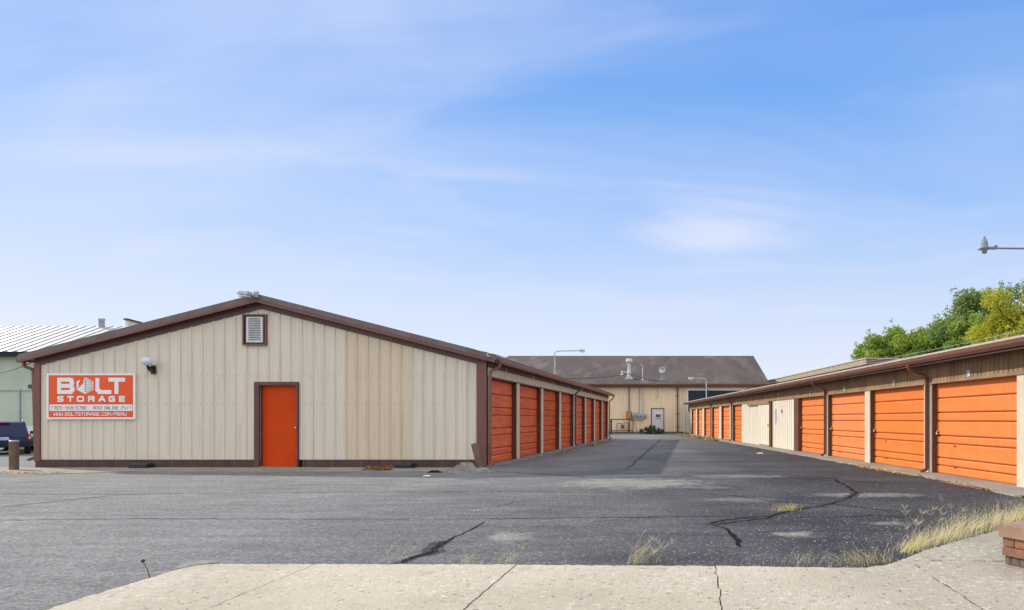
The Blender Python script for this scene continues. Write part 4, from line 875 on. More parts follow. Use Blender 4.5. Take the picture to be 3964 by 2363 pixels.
FW=thing('parapet_building','cream end wall with a red-brown sloping cap above the gabled roof line','building',(-55,60,0))
MB().box(-60.,-55.1,60,74,0,9.3).build('wall',M['offwhite'],FW,True)
mb=MB(); mb.prism([(59.8,11.05),(74.2,9.9),(74.2,9.75),(59.8,10.9)],lambda p:(-55.1,p[0],p[1]),lambda p:(-54.7,p[0],p[1])); mb.build('cap',M['fascia_right'],FW,True)
mb=MB(); mb.prism([(60,10.9),(74,9.75),(74,0),(60,0)],lambda p:(-55.09,p[0],p[1]),lambda p:(-54.8,p[0],p[1])); mb.build('parapet',M['offwhite'],FW,True)

# ================================================================== cars
def car(name,label,loc,rz,paint,suv,L0):
    # local frame: +x to the front of the car, rear bumper at x=0
    W=.90; t=thing(name,label,'car',loc,rz)
    if suv:
        H=1.66; secs=[(0,.88,.45,.95,1.0,.30),(.06,.90,.36,.98,1.02,.30)]
        body=[(.02,.86,.42,.92),(.10,.895,.36,1.0),(.9,.90,.36,1.02),(3.2,.90,.36,1.02),(3.7,.89,.36,.98),(4.3,.84,.38,.90),(4.42,.76,.45,.80)]
        cab=[(.10,.82,1.0),(.34,.70,1.58),(.6,.68,1.64),(2.4,.67,1.63),(3.1,.80,1.02)]
    else:
        H=1.42; body=[(.0,.74,.42,.84),(.15,.84,.30,.92),(.9,.88,.28,.96),(3.2,.88,.28,.94),(3.9,.86,.28,.88),(4.4,.78,.32,.74),(4.55,.62,.42,.62)]
        cab=[(.75,.76,.95),(1.35,.62,1.36),(1.8,.60,1.41),(2.6,.60,1.38),(3.35,.74,.93)]
    mb=MB(); n=10; rings=[]
    for x,w,z0,z1 in body:
        m_=(z0+z1)/2
        pr=[(-w*.9,z0),(-w,z0+.12),(-w*1.0,m_),(-w*.97,z1-.08),(-w*.86,z1),(w*.86,z1),(w*.97,z1-.08),(w,m_),(w,z0+.12),(w*.9,z0)]
        rings.append([(x,a,b) for a,b in pr])
    P=[p for r in rings for p in r]; F=[]
    for i in range(len(rings)-1):
        for j in range(n): a=i*n+j; b=i*n+(j+1)%n; F.append((a,a+n,b+n,b))
    F+=[tuple(range(n)),tuple(range(len(P)-1,len(P)-n-1,-1))]
    mb.add(P,F,0,True); bo=mb.build('body',paint,t); sm=bo.modifiers.new('s','BEVEL'); sm.width=.03; sm.segments=3; sm.limit_method='ANGLE'; sm.angle_limit=.6
    # cabin: painted pillars and roof, glass set into it
    (xa,wa,za),(xb,wb,zb),(xc,wc,zc),(xd_,wd_,zd),(xe,we,ze)=cab
    mb=MB(); q=[(xa,wa,za),(xb,wb,zb),(xc,wc,zc),(xd_,wd_,zd),(xe,we,ze)]
    Lp=[(x,-w,z) for x,w,z in q]; Rp=[(x,w,z) for x,w,z in q]
    for i in range(4): mb.quad(Lp[i],Lp[i+1],Rp[i+1],Rp[i])
    mb.poly(Lp[::-1]); mb.poly(Rp); cb_=mb.build('cabin',paint,t,bevel=.03)
    def inset(a,b,c,d,k,o,name,m=M['carglass'],par=cb_):
        a,b,c,d=[Vector(v) for v in (a,b,c,d)]; cen=(a+b+c+d)/4; nn=(b-a).cross(d-a).normalized()*o
        MB().poly([cen+(v-cen)*k+nn for v in (a,b,c,d)]).build(name,m,par)
    if suv:
        inset((xa,-wa,za),(xb,-wb,zb),(xb,wb,zb),(xa,wa,za),.88,-.006,'rear_window')
    else: inset((xa,-wa,za),(xb,-wb,zb),(xb,wb,zb),(xa,wa,za),.9,-.006,'rear_window')
    inset((xd_,-wd_,zd),(xe,-we,ze),(xe,we,ze),(xd_,wd_,zd),.9,-.006,'windshield')
    for sg in (-1,1):
        inset((xa+.25,sg*(wa+.0),za+.02),(xb+.12,sg*wb,zb-.03),(xd_-.05,sg*wd_,zd-.03),(xe-.25,sg*we,ze+.02),.92,.012*(1 if sg<0 else -1),'side_window')
    r=.36 if suv else .32
    for x in (.85,3.45):
        for sg in (-1,1):
            mb=MB(); mb.lathe([(r-.08,-.11),(r-.02,-.11),(r,-.07),(r,.07),(r-.02,.11),(r-.08,.11)],(x,sg*.78,r),26,axis='y'); ty=mb.build('tyre',M['rubber'],t)
            mb=MB(); mb.lathe([(r-.08,-.10),(r-.12,-.06),(.06,-.07),(.001,-.09)] if sg<0 else [(r-.08,.10),(r-.12,.06),(.06,.07),(.001,.09)],(x,sg*.78,r),20,axis='y'); mb.build('rim',M['galv'],ty)
    mb=MB(); mb.box(-.08,.10,-.87,.87,.36,.60 if suv else .52); mb.build('rear_bumper',M['cladding'] if suv else paint,t,bevel=.05)
    for sg in (-1,1):
        mb=MB(); mb.box(-.02,.14,sg*.90-.10 if sg>0 else -.905,.905 if sg>0 else -.80,.70,1.0); tl=mb.build('tail_light',M['redlens'],t,bevel=.02)
        MB().box(-.028,.0,min(sg*.83,sg*.89),max(sg*.83,sg*.89),.80,.88).build('reverse_lens',M['clearlens'],tl)
        mb=MB(); mb.box(2.95,3.12,min(sg*.86,sg*1.05),max(sg*.86,sg*1.05),.98,1.14); mb.build('side_mirror',M['black'],t,bevel=.03)
    MB().box(-.02,.012,-.16,.16,.73,.88).build('license_plate',M['plate'],t,bevel=.003)
    if suv:
        MB().box(-.03,.02,-.3,.3,.92,.955).build('tailgate_handle',M['navy'],t,bevel=.01)
        mb=MB(); mb.tube([(.5,-.62,1.66),(.6,-.62,1.70),(2.3,-.62,1.70),(2.4,-.62,1.66)],.02,6); mb.build('roof_rail',M['galv'],t)
        mb=MB(); mb.tube([(.5,.62,1.66),(.6,.62,1.70),(2.3,.62,1.70),(2.4,.62,1.66)],.02,6); mb.build('roof_rail',M['galv'],t)
        MB().box(.16,.36,-.18,.18,1.575,1.60).build('brake_light',M['redlens'],t)
    return t
def terr(x,y):
    k=min(1,max(0,(y-16.5)/12.)); k=k*k*(3-2*k); q=min(1,max(0,(-x-17.6)/1.5)); q=q*q*(3-2*q)
    return -.5*k*q
YS=30.2
cx_=(10-CU)*YS/F_
car('parked_suv','dark blue sport utility vehicle seen from behind beyond the upright bollard','',math.radians(137),M['navy'],True,0) if False else None
su=car('parked_suv','dark blue SUV seen from behind, cropped by the left edge beyond the bollard',(cx_,YS,terr(cx_,YS)),math.radians(137),M['navy'],True,0)
xs_=(74-CU)*35./F_
se=car('parked_sedan','silver car mostly hidden behind the left corner of the gabled building',(xs_+3.1,34.6,terr(-30,35)),math.radians(178),M['silver'],False,0)

# ================================================================== street lamps
def lamp(name,label,loc,h,arm,sg,head):
    t=thing(name,label,'street lamp',loc)
    mb=MB(); mb.tube([(0,0,0),(0,0,h*.5),(0,0,h-.3)],[.085,.07,.05],12); mb.build('pole',M['galv'],t)
    mb=MB(); mb.tube(bend([(0,0,h-.32),(0,0,h),(sg*arm,0,h+.03)],.42,8),.035,8); mb.build('arm',M['galv'],t)
    x=sg*arm
    if head=='cobra':
        mb=MB(); mb.add([(x-sg*.02,-.05,h),(x+sg*.12,-.11,h+.0),(x+sg*.46,-.11,h-.01),(x+sg*.50,-.04,h+.02),(x+sg*.50,.04,h+.02),(x+sg*.46,.11,h-.01),(x+sg*.12,.11,h),(x-sg*.02,.05,h),
            (x-sg*.02,-.04,h+.08),(x+sg*.12,-.08,h+.13),(x+sg*.42,-.08,h+.12),(x+sg*.48,-.03,h+.07),(x+sg*.48,.03,h+.07),(x+sg*.42,.08,h+.12),(x+sg*.12,.08,h+.13),(x-sg*.02,.04,h+.08)],
            [tuple(range(7,-1,-1)),tuple(range(8,16))]+[(i,(i+1)%8,8+(i+1)%8,8+i) for i in range(8)]); mb.build('lamp_head',M['galv'],t,bevel=.015)
        MB().box(min(x+sg*.14,x+sg*.42),max(x+sg*.14,x+sg*.42),-.08,.08,h-.09,h-.012).build('lens',M['clearlens'],t,bevel=.03)
    return t
lamp('street_lamp','grey street lamp with a curved arm rising behind the gabled building','',0,0,0,'') if False else None
yA=45.; xA=(1349-CU)*yA/F_; lamp('street_lamp','grey street lamp with a curved arm rising behind the eave of the gabled building',(xA,yA,0),CH+(CV-854)*yA/F_,1.72,1,'cobra')
yB=52.3; xB=(1717.5-CU)*yB/F_; lamp('street_lamp','slim grey street lamp with its arm pointing left in front of the dark window band',(xB,yB,0),CH+(CV-921)*yB/F_,1.02,-1,'cobra')
yC=20.; 
t=thing('area_lamp','grey barn style lamp on an arm reaching in at the right edge','street lamp',(13.2,yC,0))
hC=CH+(CV-604)*yC/F_; hx=(2394-CU)*yC/F_-13.2
mb=MB(); mb.tube([(0,0,0),(0,0,hC+.4)],[.14,.10],12); mb.build('pole',M['bark'],t)
mb=MB(); mb.tube([(0,0,hC-.03),(hx+.32,0,hC)],.032,8); mb.build('arm',M['lampgrey'],t)
mb=MB(); mb.lathe([(.001,-.16),(.075,-.16),(.08,-.06),(.19,-.03),(.20,-.015),(.115,.03),(.11,.12),(.085,.27),(.04,.28),(.038,.38),(.001,.385)],(hx,0,hC),22); mb.build('lamp_head',M['lampgrey'],t)
mb=MB(); mb.tube([(hx+.06,0,hC+.01),(hx+.34,0,hC+.0)],.05,8); mb.box(hx+.32,hx+.40,-.05,.05,hC-.03,hC+.09); mb.build('clamp',M['lampgrey'],t)

# ================================================================== ground
import itertools
def gridmesh(xs,ys,f,name,m):
    mb=MB(); P=[(x,y,f(x,y)) for y in ys for x in xs]; n=len(xs)
    mb.add(P,[(j*n+i,j*n+i+1,(j+1)*n+i+1,(j+1)*n+i) for j in range(len(ys)-1) for i in range(n-1)],0,False); return mb
def rng(a,b,st): 
    out=[]; x=a
    while x<b-1e-6: out.append(round(x,3)); x+=st
    return out+[b]
gx=[-900,-400,-150,-80]+rng(-60,-17,1.)+[-10,0,10,30,60,150,400,900]; gy=[-200,-60,0,10]+rng(14,60,2)+[80,150,400,1200]
o=gridmesh(gx,gy,lambda x,y:terr(x,y)-.06,'ground',None).build('ground',M['earth']); tag(o,kind='structure')
# asphalt lot with its cracks
mb=gridmesh(rng(-50,-17.,1.)+[-12,-6,0,6,12,17],[2.5,5,8,12]+rng(14,53,1.5)+[53.45],lambda x,y:terr(x,y),'',None)
cr=random.Random(5); CZ=[0]
def crack(pts,w,jit=.4,m=1):
    P=[Vector(G(u,v)[:2]) for u,v in pts]; out=[P[0]]
    for a,b in zip(P,P[1:]):
        d=b-a; k=max(1,int(d.length/.12)) if a.y<15 else max(1,int(d.length/.4)); n=Vector((-d.y,d.x)).normalized()
        for i in range(1,k+1): out.append(a+d*i/k+n*cr.uniform(-1,1)*(w*jit if i<k else 0))
    CZ[0]+=1; z=.003+.0002*CZ[0]; L_r=[]
    if m==1 and w>=.07:        # crumbled, paler margin around the open crack
        E_r=[]
        for i,p in enumerate(out):
            d=(out[min(i+1,len(out)-1)]-out[max(i-1,0)]).normalized(); n=Vector((-d.y,d.x)); k1,k2=w*cr.uniform(.6,1.5),w*cr.uniform(.6,1.5); E_r.append(((p.x-n.x*k1,p.y-n.y*k1,z-.0025),(p.x+n.x*k2,p.y+n.y*k2,z-.0025)))
        for a,b in zip(E_r,E_r[1:]): mb.quad(a[0],b[0],b[1],a[1],2)
    ww=w if isinstance(w,(int,float)) else w
    for i,p in enumerate(out):
        d=(out[min(i+1,len(out)-1)]-out[max(i-1,0)]).normalized(); n=Vector((-d.y,d.x)); k=ww*cr.uniform(.3,1.)*(0.25 if i in (0,len(out)-1) else 1)/2
        L_r.append(((p.x-n.x*k,p.y-n.y*k,z),(p.x+n.x*k,p.y+n.y*k,z)))
    for a,b in zip(L_r,L_r[1:]): mb.quad(a[0],b[0],b[1],a[1],m)
crack([(1180,1268),(1160,1280),(1130,1295),(1085,1318),(1062,1335)],.045); crack([(1085,1316),(1065,1328),(1058,1342),(1010,1355),(975,1371)],.075,.5); crack([(1010,1352),(1040,1345),(1060,1338)],.05)
crack([(2028,1166),(2066,1187),(2083,1200),(2066,1210),(2024,1225),(1985,1234)],.085,.35); crack([(1990,1232),(1940,1240),(1898,1249),(1869,1256.5),(1801,1260),(1763,1265),(1724,1276)],.08,.4); crack([(1895,1250),(1860,1262),(1790,1269),(1735,1277)],.045)
crack([(1730,1277),(1768,1287),(1785,1305),(1801,1332)],.06,.6); crack([(1762,1286),(1790,1308),(1798,1330)],.05,.7)
crack([(1445,1259.5),(1600,1258),(1801,1255)],.03); crack([(0,1266),(300,1262),(700,1263),(1100,1263),(1445,1259.5)],.026,.8)
crack([(1575,1197),(1680,1200),(1780,1205),(1865,1217),(1949,1225),(2032,1227),(2138,1240),(2242,1252)],.035)
crack([(1919,1259),(2053,1258),(2117,1254),(2242,1260)],.03)
crack([(0,1202),(300,1203),(560,1199),(816,1197.5),(1200,1196),(1500,1198)],.03,.6); crack([(-60,1240),(100,1224),(200,1213),(285,1205)],.04)
crack([(1203,1147),(1308,1153),(1423,1161),(1538,1161.5),(1700,1159),(2050,1164)],.06,.5)
crack([(1606,1069),(1584,1089),(1573,1099.5),(1561,1110),(1542,1124),(1524,1142)],.10,.5,2); crack([(1200,1235),(1250,1222),(1300,1220)],.015)
crack([(1930,1166),(2100,1172),(2200,1180)],.04)
o=mb.build('asphalt_lot',[M['asphalt'],M['crack'],M['crackedge']]); tag(o,kind='structure')
tag(MB().box(-19.2,-5.35,14.72,16.,-.05,.010).build('concrete_apron',M['concrete']),kind='structure')
mb=MB(); k_=[(-22.5,14.1),(-14.6,14.1),(-13.2,14.72),(-19.2,14.72),(-19.2,16.5),(-22.5,16.5)]; mb.poly([(a,b,.008) for a,b in k_]); tag(mb.build('concrete_pad',M['concrete']),kind='structure')
# apron beside the right building with a ragged edge
mb=MB(); r=random.Random(9); pts=[]; Y=10.0
while Y<51.6: pts.append((s(Y),.62+r.uniform(-.06,.06)+(.25 if Y<11 else 0))); Y+=.35
for a,b in zip(pts,pts[1:]):
    mb.quad((a[0],-.2,.035),(b[0],-.2,.035),(b[0],b[1],.028),(a[0],a[1],.028)); mb.quad((a[0],a[1],.028),(b[0],b[1],.028),(b[0],b[1]+.015,-.02),(a[0],a[1]+.015,-.02))
mb.v=[tuple(RM@Vector(p)) for p in mb.v]; tag(mb.build('door_apron',M['concrete']),kind='structure')
mb=MB(); mb.box(-7.5,.3,52.9,53.44,-.02,.10); tag(mb.build('rear_curb',M['curb']),kind='structure')
# patch of lawn behind the cars
mb=gridmesh(rng(-60,-19,2),[33.5,34.5,36,37.9],lambda x,y:terr(x,y)+.02,'',None); tag(mb.build('lawn',M['grass']),kind='structure')
# sidewalk slabs in the foreground, with real joints
edge=[(60,1500),(108,1484),(197,1456),(295,1426),(361,1406.6),(420,1387),(470,1374),(531,1371),(768,1372),(1000,1372.5),(1245,1373),(1500,1374.5),(1740,1376),(1950,1380),(2099,1381),(2158,1373),(2200,1358),(2242,1341),(2326,1316),(2431,1289),(2520,1270),(2650,1250)]
E=[Vector(G(u,v,.06)[:2]) for u,v in edge]
def sub(a,b,st=.035,j=.012,seed=0):
    r=random.Random(seed); k=max(1,int((b-a).length/st)); n=Vector((-(b-a).y,(b-a).x)).normalized()
    return [a.lerp(b,i/k)+n*(r.uniform(-j,j) if 0<i else 0) for i in range(k)]
ed=[]
for i in range(len(E)-1): ed+=sub(E[i],E[i+1],seed=i)
ed.append(E[-1])
def line(pts,st=.06,j=.005,seed=3):
    P=[Vector(G(u,v,.06)[:2]) for u,v in pts]; out=[]
    for i in range(len(P)-1): out+=sub(P[i],P[i+1],st,j,seed+i)
    return out+[P[-1]]
def ext(P,y=1.2):            # carry a joint on toward the viewer
    d=(P[-1]-P[-2]).normalized() if len(P)<3 else (P[-1]-P[0]).normalized(); t_=(y-P[-1].y)/d.y; return P+[P[-1]+d*t_]
joints=[ext(line([(768,1372),(495,1484)],seed=1)),ext(line([(1255,1373),(1125,1484)],seed=20)),ext(line([(1740,1376),(1745,1410),(1752,1440),(1755,1484)],j=.01,seed=40)),
        ext(line([(2099,1381),(2130,1400),(2175,1428),(2215,1455),(2262,1484)],j=.014,seed=60))]
mb=MB(); gap=[.010,.011,.010,.008]
left=[Vector((-8.,1.2))]
cuts=[]
for J in joints:
    i=min(range(len(ed)),key=lambda k:(ed[k]-J[0]).length); cuts.append(i)
cuts=[0]+cuts+[len(ed)-1]
for k in range(5):
    top_=ed[cuts[k]:cuts[k+1]+1]; 
    poly=list(top_)
    if k<4:
        n=1; Jr=joints[k]; poly=poly[:-1]+[p-Vector((gap[k]/2,0)) for p in Jr]
    else: poly+=[Vector((6.5,1.2))]
    if k>0: poly=[p+Vector((gap[k-1]/2,0)) for p in reversed(joints[k-1])]+poly[1:]
    else: poly=[Vector((-6.0,1.2))]+poly
    z=.06+(0,.001,-.002,.0015,-.001)[k]
    n=len(poly); mb.add([(p.x,p.y,z) for p in poly]+[(p.x,p.y,-.05) for p in poly],[tuple(range(n-1,-1,-1))]+[(i,(i+1)%n,n+(i+1)%n,n+i) for i in range(n)])
o=mb.build('sidewalk',M['sidewalk']); tag(o,kind='structure')
import bmesh
bm=bmesh.new(); bm.from_mesh(o.data); bmesh.ops.recalc_face_normals(bm,faces=bm.faces); bmesh.ops.triangulate(bm,faces=[f for f in bm.faces if len(f.verts)>4]); bm.to_mesh(o.data); bm.free()
tag(MB().box(-7,6.4,1.25,5.0,-.04,.022).build('sidewalk_bed',M['crack']),kind='structure') if False else None
mb=MB(); 
for pts,wd in (([(2186,1362),(2260,1363.5),(2350,1364),(2440,1365.5)],.014),([(2186,1360),(2226,1374),(2262,1400),(2310,1430),(2390,1484)],.010)):
    P=line(pts,.05,.012,77); r=random.Random(4)
    for a,b in zip(P,P[1:]):
        if r.random()<.3: continue
        n=Vector((-(b-a).y,(b-a).x)).normalized()*wd*r.uniform(.3,1)/2; mb.quad((a.x-n.x,a.y-n.y,.0635),(b.x-n.x,b.y-n.y,.0635),(b.x+n.x,b.y+n.y,.0635),(a.x+n.x,a.y+n.y,.0635))
tag(mb.build('sidewalk_crack',M['dirtyblock']),kind='structure')
# small broken slab at the left end of the sidewalk edge
P=[G(u,v,.05) for u,v in ((415,1391),(455,1369),(480,1365.5),(520,1367),(534,1372),(470,1379))]
mb=MB(); mb.prism([(p[0],p[1]) for p in P],lambda p:(p[0],p[1],.0),lambda p:(p[0],p[1],.066)); tag(mb.build('loose_slab',M['curb']),'small pale grey broken slab at the left end of the sidewalk edge','concrete piece')
# brick stack at the right
X_,Y_=G(2437,1371,.06)[:2]
BS=thing('brick_planter','corner of a low brick planter with a brown capstone at the lower right','planter',(X_,Y_,.06),math.radians(-62))
MB().box(.014,1.2,.014,1.0,0,.068).build('grimy_base',M['dirtyblock'],BS,bevel=.006)
mb=MB()
for i in range(5): mb.box(i*.205,i*.205+.198,-.004,.09,.072,.143)
for i in range(5): mb.box(i*.205-(.10 if i else 0),i*.205+.098,.003,.094,.149,.220)
for j in range(4): mb.box(-.004,.09,.098+j*.205,.098+j*.205+.197,.072,.143)
for j in range(4): mb.box(.0,.094,.102+j*.205,.102+j*.205+.197,.149,.220)
mb.build('brick_course',M['brick'],BS,bevel=.005)
MB().box(.012,1.1,.012,1.0,.07,.221).build('mortar',M['dirtyblock'],BS)
mb=MB(); mb.box(-.02,.44,-.022,.36,.223,.330); mb.box(.448,.9,-.020,.36,.223,.328); mb.box(-.018,.44,.368,.80,.223,.329); mb.build('capstone',M['capstone'],BS,bevel=.008)
# litter
lit=[((1250,1157.5),(.13,.06),'white scrap of paper on the asphalt before the gable wall'),((1848,1103.5),(.30,.16),'white scrap of paper in the middle of the drive'),((1405,1102),(.0,.0),'')]
u_,v_=(1350+1250/4.15)/1.592,(1750+400/4.15)/1.592
for (uv,sz_,lb) in (((u_,v_),(.16,.10),'white scrap of paper on the asphalt before the gable wall'),((1848,1103.6),(.22,.22),'white scrap of paper lying in the drive near the ribbed panels'),((900,1145),(.22,.12),'pale flat scrap on the concrete apron left of the dead leaves')):
    x,y,_=G(*uv); mb=MB(); a,b=sz_; mb.add([(-a/2,-b/2,.014),(a/2,-b/2+.02,.016),(a/2,b/2,.03),(-a/2,b/2,.02),(0,0,.04)],[(0,1,4),(1,2,4),(2,3,4),(3,0,4)]); tag(mb.build('paper_scrap',M['litter'],None,loc=(x,y,0)),lb,'litter',group='paper scraps on the ground')

# ================================================================== vegetation
def blade(mb,x,y,z,h,lean,az,w,seg=4,mi=0,curl=1.):
    px,py,pz=x,y,z; d=Vector((math.cos(az),math.sin(az),0)); sd=Vector((-d.y,d.x,0)); prev=None
    for i in range(seg+1):
        t_=i/seg; p=Vector((x,y,z))+d*(lean*t_**(1+curl))+Vector((0,0,h*(t_-.28*curl*min(1,lean/max(h,.01))*t_*t_))); ww=w*(1-t_*.85)/2
        cur=(p-sd*ww,p+sd*ww)
        if prev: mb.quad(prev[0],prev[1],cur[1],cur[0],mi)
        prev=cur
    return p
def seedhead(mb,p,r,mi=1,n=4,l=.07):
    for i in range(n):
        a=r.uniform(0,6.28); q=p+Vector((math.cos(a)*l*.7,math.sin(a)*l*.5,l*r.uniform(.5,.9))); mb.tube([p,p.lerp(q,.5),q],[.0006,.0012,.0006],3,mi,cap=False)
def tuft(label,loc,n,h,spread,seed,mats=('straw','straw_pale'),w=.004,heads=0,az=None,lean=1.,name='grass_tuft',cat='grass tuft',group='dry tufts along the sidewalk edge'):
    r=random.Random(seed); mb=MB()
    for i in range(n):
        a=r.uniform(0,6.28) if az is None else r.gauss(az,.7); q=abs(r.gauss(0,.5)); k=r.uniform(.4,1)
        p=blade(mb,r.gauss(0,spread),r.gauss(0,spread*.5),0,h*k*.95,h*k*r.uniform(.5,1.6)*lean,a,w*.6*r.uniform(.6,1.2),4,r.choice((0,0,1)),.6)
        if heads and r.random()<heads: seedhead(mb,p,r)
    return tag(mb.build(name,[M[m] for m in mats],None,loc=loc),label,cat,group=group)
def gp_(u,v,z=0): x,y,_=G(u,v,z); return (x,y,z)
tuft('bushy dry grass tuft growing from the dark crack in the middle of the drive',gp_(1914,1243),240,.14,.075,1,w=.006,group='dry tufts in the lot cracks')
tuft('flat dry grass tuft near the left crack with pale gravel around',gp_(1154,1244),70,.04,.06,2,w=.006,lean=1.6,group='dry tufts in the lot cracks')
tuft('thin line of dry grass in the long seam before the drive',gp_(1402,1197),50,.04,.12,3,w=.007,lean=1.5,group='dry tufts in the lot cracks')
tuft('small dry grass tuft in the seam at the mouth of the drive',gp_(1520,1195),60,.06,.14,4,w=.007,lean=1.5,group='dry tufts in the lot cracks')
E_=lambda u: gp_(u,1371.5,.01)
tuft('sparse upright straws by the sidewalk edge right of the leftmost joint',gp_(965,1369),14,.13,.06,5,w=.0035,heads=.1)
tuft('low curled dry tuft on the sidewalk edge just past the diagonal crack',gp_(1130,1371),40,.12,.10,6,heads=.05,w=.0035,az=.6)
tuft('leaning dry tuft on the sidewalk edge in front of the pale gravel patch',gp_(1235,1371),48,.16,.08,7,az=.3,heads=.05,w=.0035)
tuft('tiny dry tuft on the sidewalk edge right of the gravel patch',gp_(1370,1371),14,.08,.10,8,w=.003)
tuft('tall leaning dry tuft with seed heads near the middle of the sidewalk edge',gp_(1545,1371),60,.24,.04,9,az=.5,heads=.15,w=.004)
tuft('small greenish weed beside the tall tuft at the sidewalk edge',gp_(1600,1370),30,.13,.07,10,mats=('weed','straw'),w=.005)
tuft('thin bent straws at the sidewalk edge left of the pale patched joint',gp_(1785,1372),24,.14,.14,11,w=.003)
tuft('wispy grey tuft at the sidewalk edge beyond the pale patched joint',gp_(1960,1375),70,.17,.22,12,mats=('straw_pale','straw'),w=.003,az=.5)
tuft('dense yellow tuft of flattened straw at the bend of the sidewalk edge',gp_(2110,1373),150,.18,.13,13,az=2.6,w=.0045,lean=1.5)
tuft('one long bare straw tuft leaning right at the sidewalk bend',gp_(2150,1368),16,.30,.06,14,az=.6,w=.0045,lean=.8)
# verge of tall dry grass along the right edge: uncountable
r=random.Random(21); mb=MB()
va=[(2205,1352),(2245,1336),(2330,1310),(2435,1283),(2530,1262),(2640,1240)]
VP=[Vector(G(u,v,.0)[:2]) for u,v in va]
for i in range(2100):
    t_=r.random()**.8*(len(VP)-1); k=min(int(t_),len(VP)-2); p=VP[k].lerp(VP[k+1],t_-k); wd=.07+.16*t_/5
    p=p+Vector((r.gauss(-.02,wd*.5),r.gauss(.07,wd)))
    big=min(1,t_/2.2); h=r.uniform(.04,.12)+.26*big*r.random()**1.5
    az=r.uniform(0,6.28) if r.random()<.45 else r.gauss(.35,.45)
    q=blade(mb,p.x,p.y,0,h,h*r.uniform(.5,2.0),az,r.uniform(.0015,.0036),5,r.choice((0,0,1,1,2) if t_<1.2 else (0,0,1,1)),.7)
    if r.random()<.02: seedhead(mb,q,r,1,4,.05)
for i in range(22):
    t_=r.random()*2.4; k=int(t_); p=VP[k].lerp(VP[k+1],t_-k)+Vector((r.gauss(-.05,.08),r.gauss(.05,.06))); h=r.uniform(.22,.40); q=blade(mb,p.x,p.y,0,h,h*.4,r.uniform(-.5,3.5),.003,5,1,.6); seedhead(mb,q,r,1,5,.07)
tag(mb.build('dry_grass_verge',[M['straw'],M['straw_pale'],M['weed']]),'tall dry yellow grass with seed heads between the drive and the sidewalk at the right','grass',kind='stuff')
# weeds, moss and leaves lying along edges
def scatter(name,label,pts,n,sz,m,seed,wid=.1,z=.01,h=.02,up=.3,cat='weeds',kind='stuff'):
    r=random.Random(seed); mb=MB()
    for i in range(n):
        t_=r.random()*(len(pts)-1); k=int(t_); a,b=pts[k],pts[k+1]; f=t_-k; x=a[0]+(b[0]-a[0])*f+r.gauss(0,wid); y=a[1]+(b[1]-a[1])*f+r.gauss(0,wid)
        zz_=z+abs(r.gauss(0,h)); s1=sz*r.uniform(.5,1.3); an=r.uniform(0,6.28); c,sn=math.cos(an)*s1,math.sin(an)*s1; u1=r.uniform(-up,up)*s1; u2=r.uniform(0,up)*s1
        mb.add([(x-c,y-sn,zz_),(x-sn*.45,y+c*.45,zz_+u1+u2),(x+c,y+sn,zz_+u2),(x+sn*.45,y-c*.45,zz_+.002)],[(0,1,2,3)])
    return tag(mb.build(name,m),label,cat,kind=kind)
def sidept(a,b): return [(X1+.36,a),(X1+.36,b)]
scatter('dead_leaves','heap of orange dead leaves and grass on the apron before the gable wall',[(-7.95,15.0),(-7.75,15.05),(-7.55,15.0),(-7.35,15.05)],620,.028,M['deadleaf'],1,.055,.012,.035,.8,'leaves')
scatter('apron_litter_leaves','brown and yellow leaf litter along the left front concrete edge',[(-20.2,14.3),(-17.5,14.25),(-14.5,14.3)],300,.035,M['deadleaf'],2,.09,.01,.008,.4,'leaves')
scatter('apron_weeds','low yellow weeds around the foot of the upright bollard',[(-18.4,14.4),(-17.6,14.3),(-16.6,14.25)],420,.03,M['moss'],3,.09,.01,.02,.8)
scatter('door_side_weeds','yellow green weeds at the foot of the gabled building side between the second and third doors',[(-4.75,21.5),(-4.7,24.5)],520,.04,M['moss'],4,.12,.0,.012,.6)
scatter('door_side_moss','yellow green weeds at the foot of the gabled building side near its far doors',[(-4.8,28.5),(-4.75,34)],700,.05,M['moss'],5,.14,.0,.012,.6)
def rpt(*a): return [tuple((RM@Vector((s(Y),y,0)))[:2]) for Y,y in a]
scatter('far_apron_moss','yellow moss and weeds at the far corner of the right apron',rpt((36,.75),(51,.85)),2600,.07,M['moss'],6,.16,.0,.02,.6)
scatter('near_apron_leaves','dead yellow weeds along the near edge of the right apron',rpt((9.9,.85),(11.2,.75),(13.0,.66),(14.6,.72),(17.2,.70)),520,.022,M['deadleaf'],7,.06,.006,.010,.6)
scatter('near_apron_straw','straw coloured weeds along the near edge of the right apron',rpt((13.4,.66),(15.5,.7),(17.6,.72)),260,.03,M['straw'],8,.05,.006,.012,.9)
# reddish paint spill at the edge of the apron
mb=MB(); r=random.Random(3)
for (a,b,y0) in ((11.0,12.4,.74),(14.2,16.6,.70)):
    Y=a
    while Y<b:
        for k in range(3):
            cxy=RM@Vector((s(Y+r.uniform(0,.1)),y0+r.gauss(0,.05),.006+.0004*r.random())); R_=r.uniform(.03,.09); n=9
            mb.poly([(cxy.x+R_*r.uniform(.5,1)*math.cos(6.28*i/n),cxy.y+R_*1.3*r.uniform(.5,1)*math.sin(6.28*i/n),cxy.z+.0009*k) for i in range(n)])
        Y+=.12
tag(mb.build('apron_stain',M['orangedust']),kind='structure')
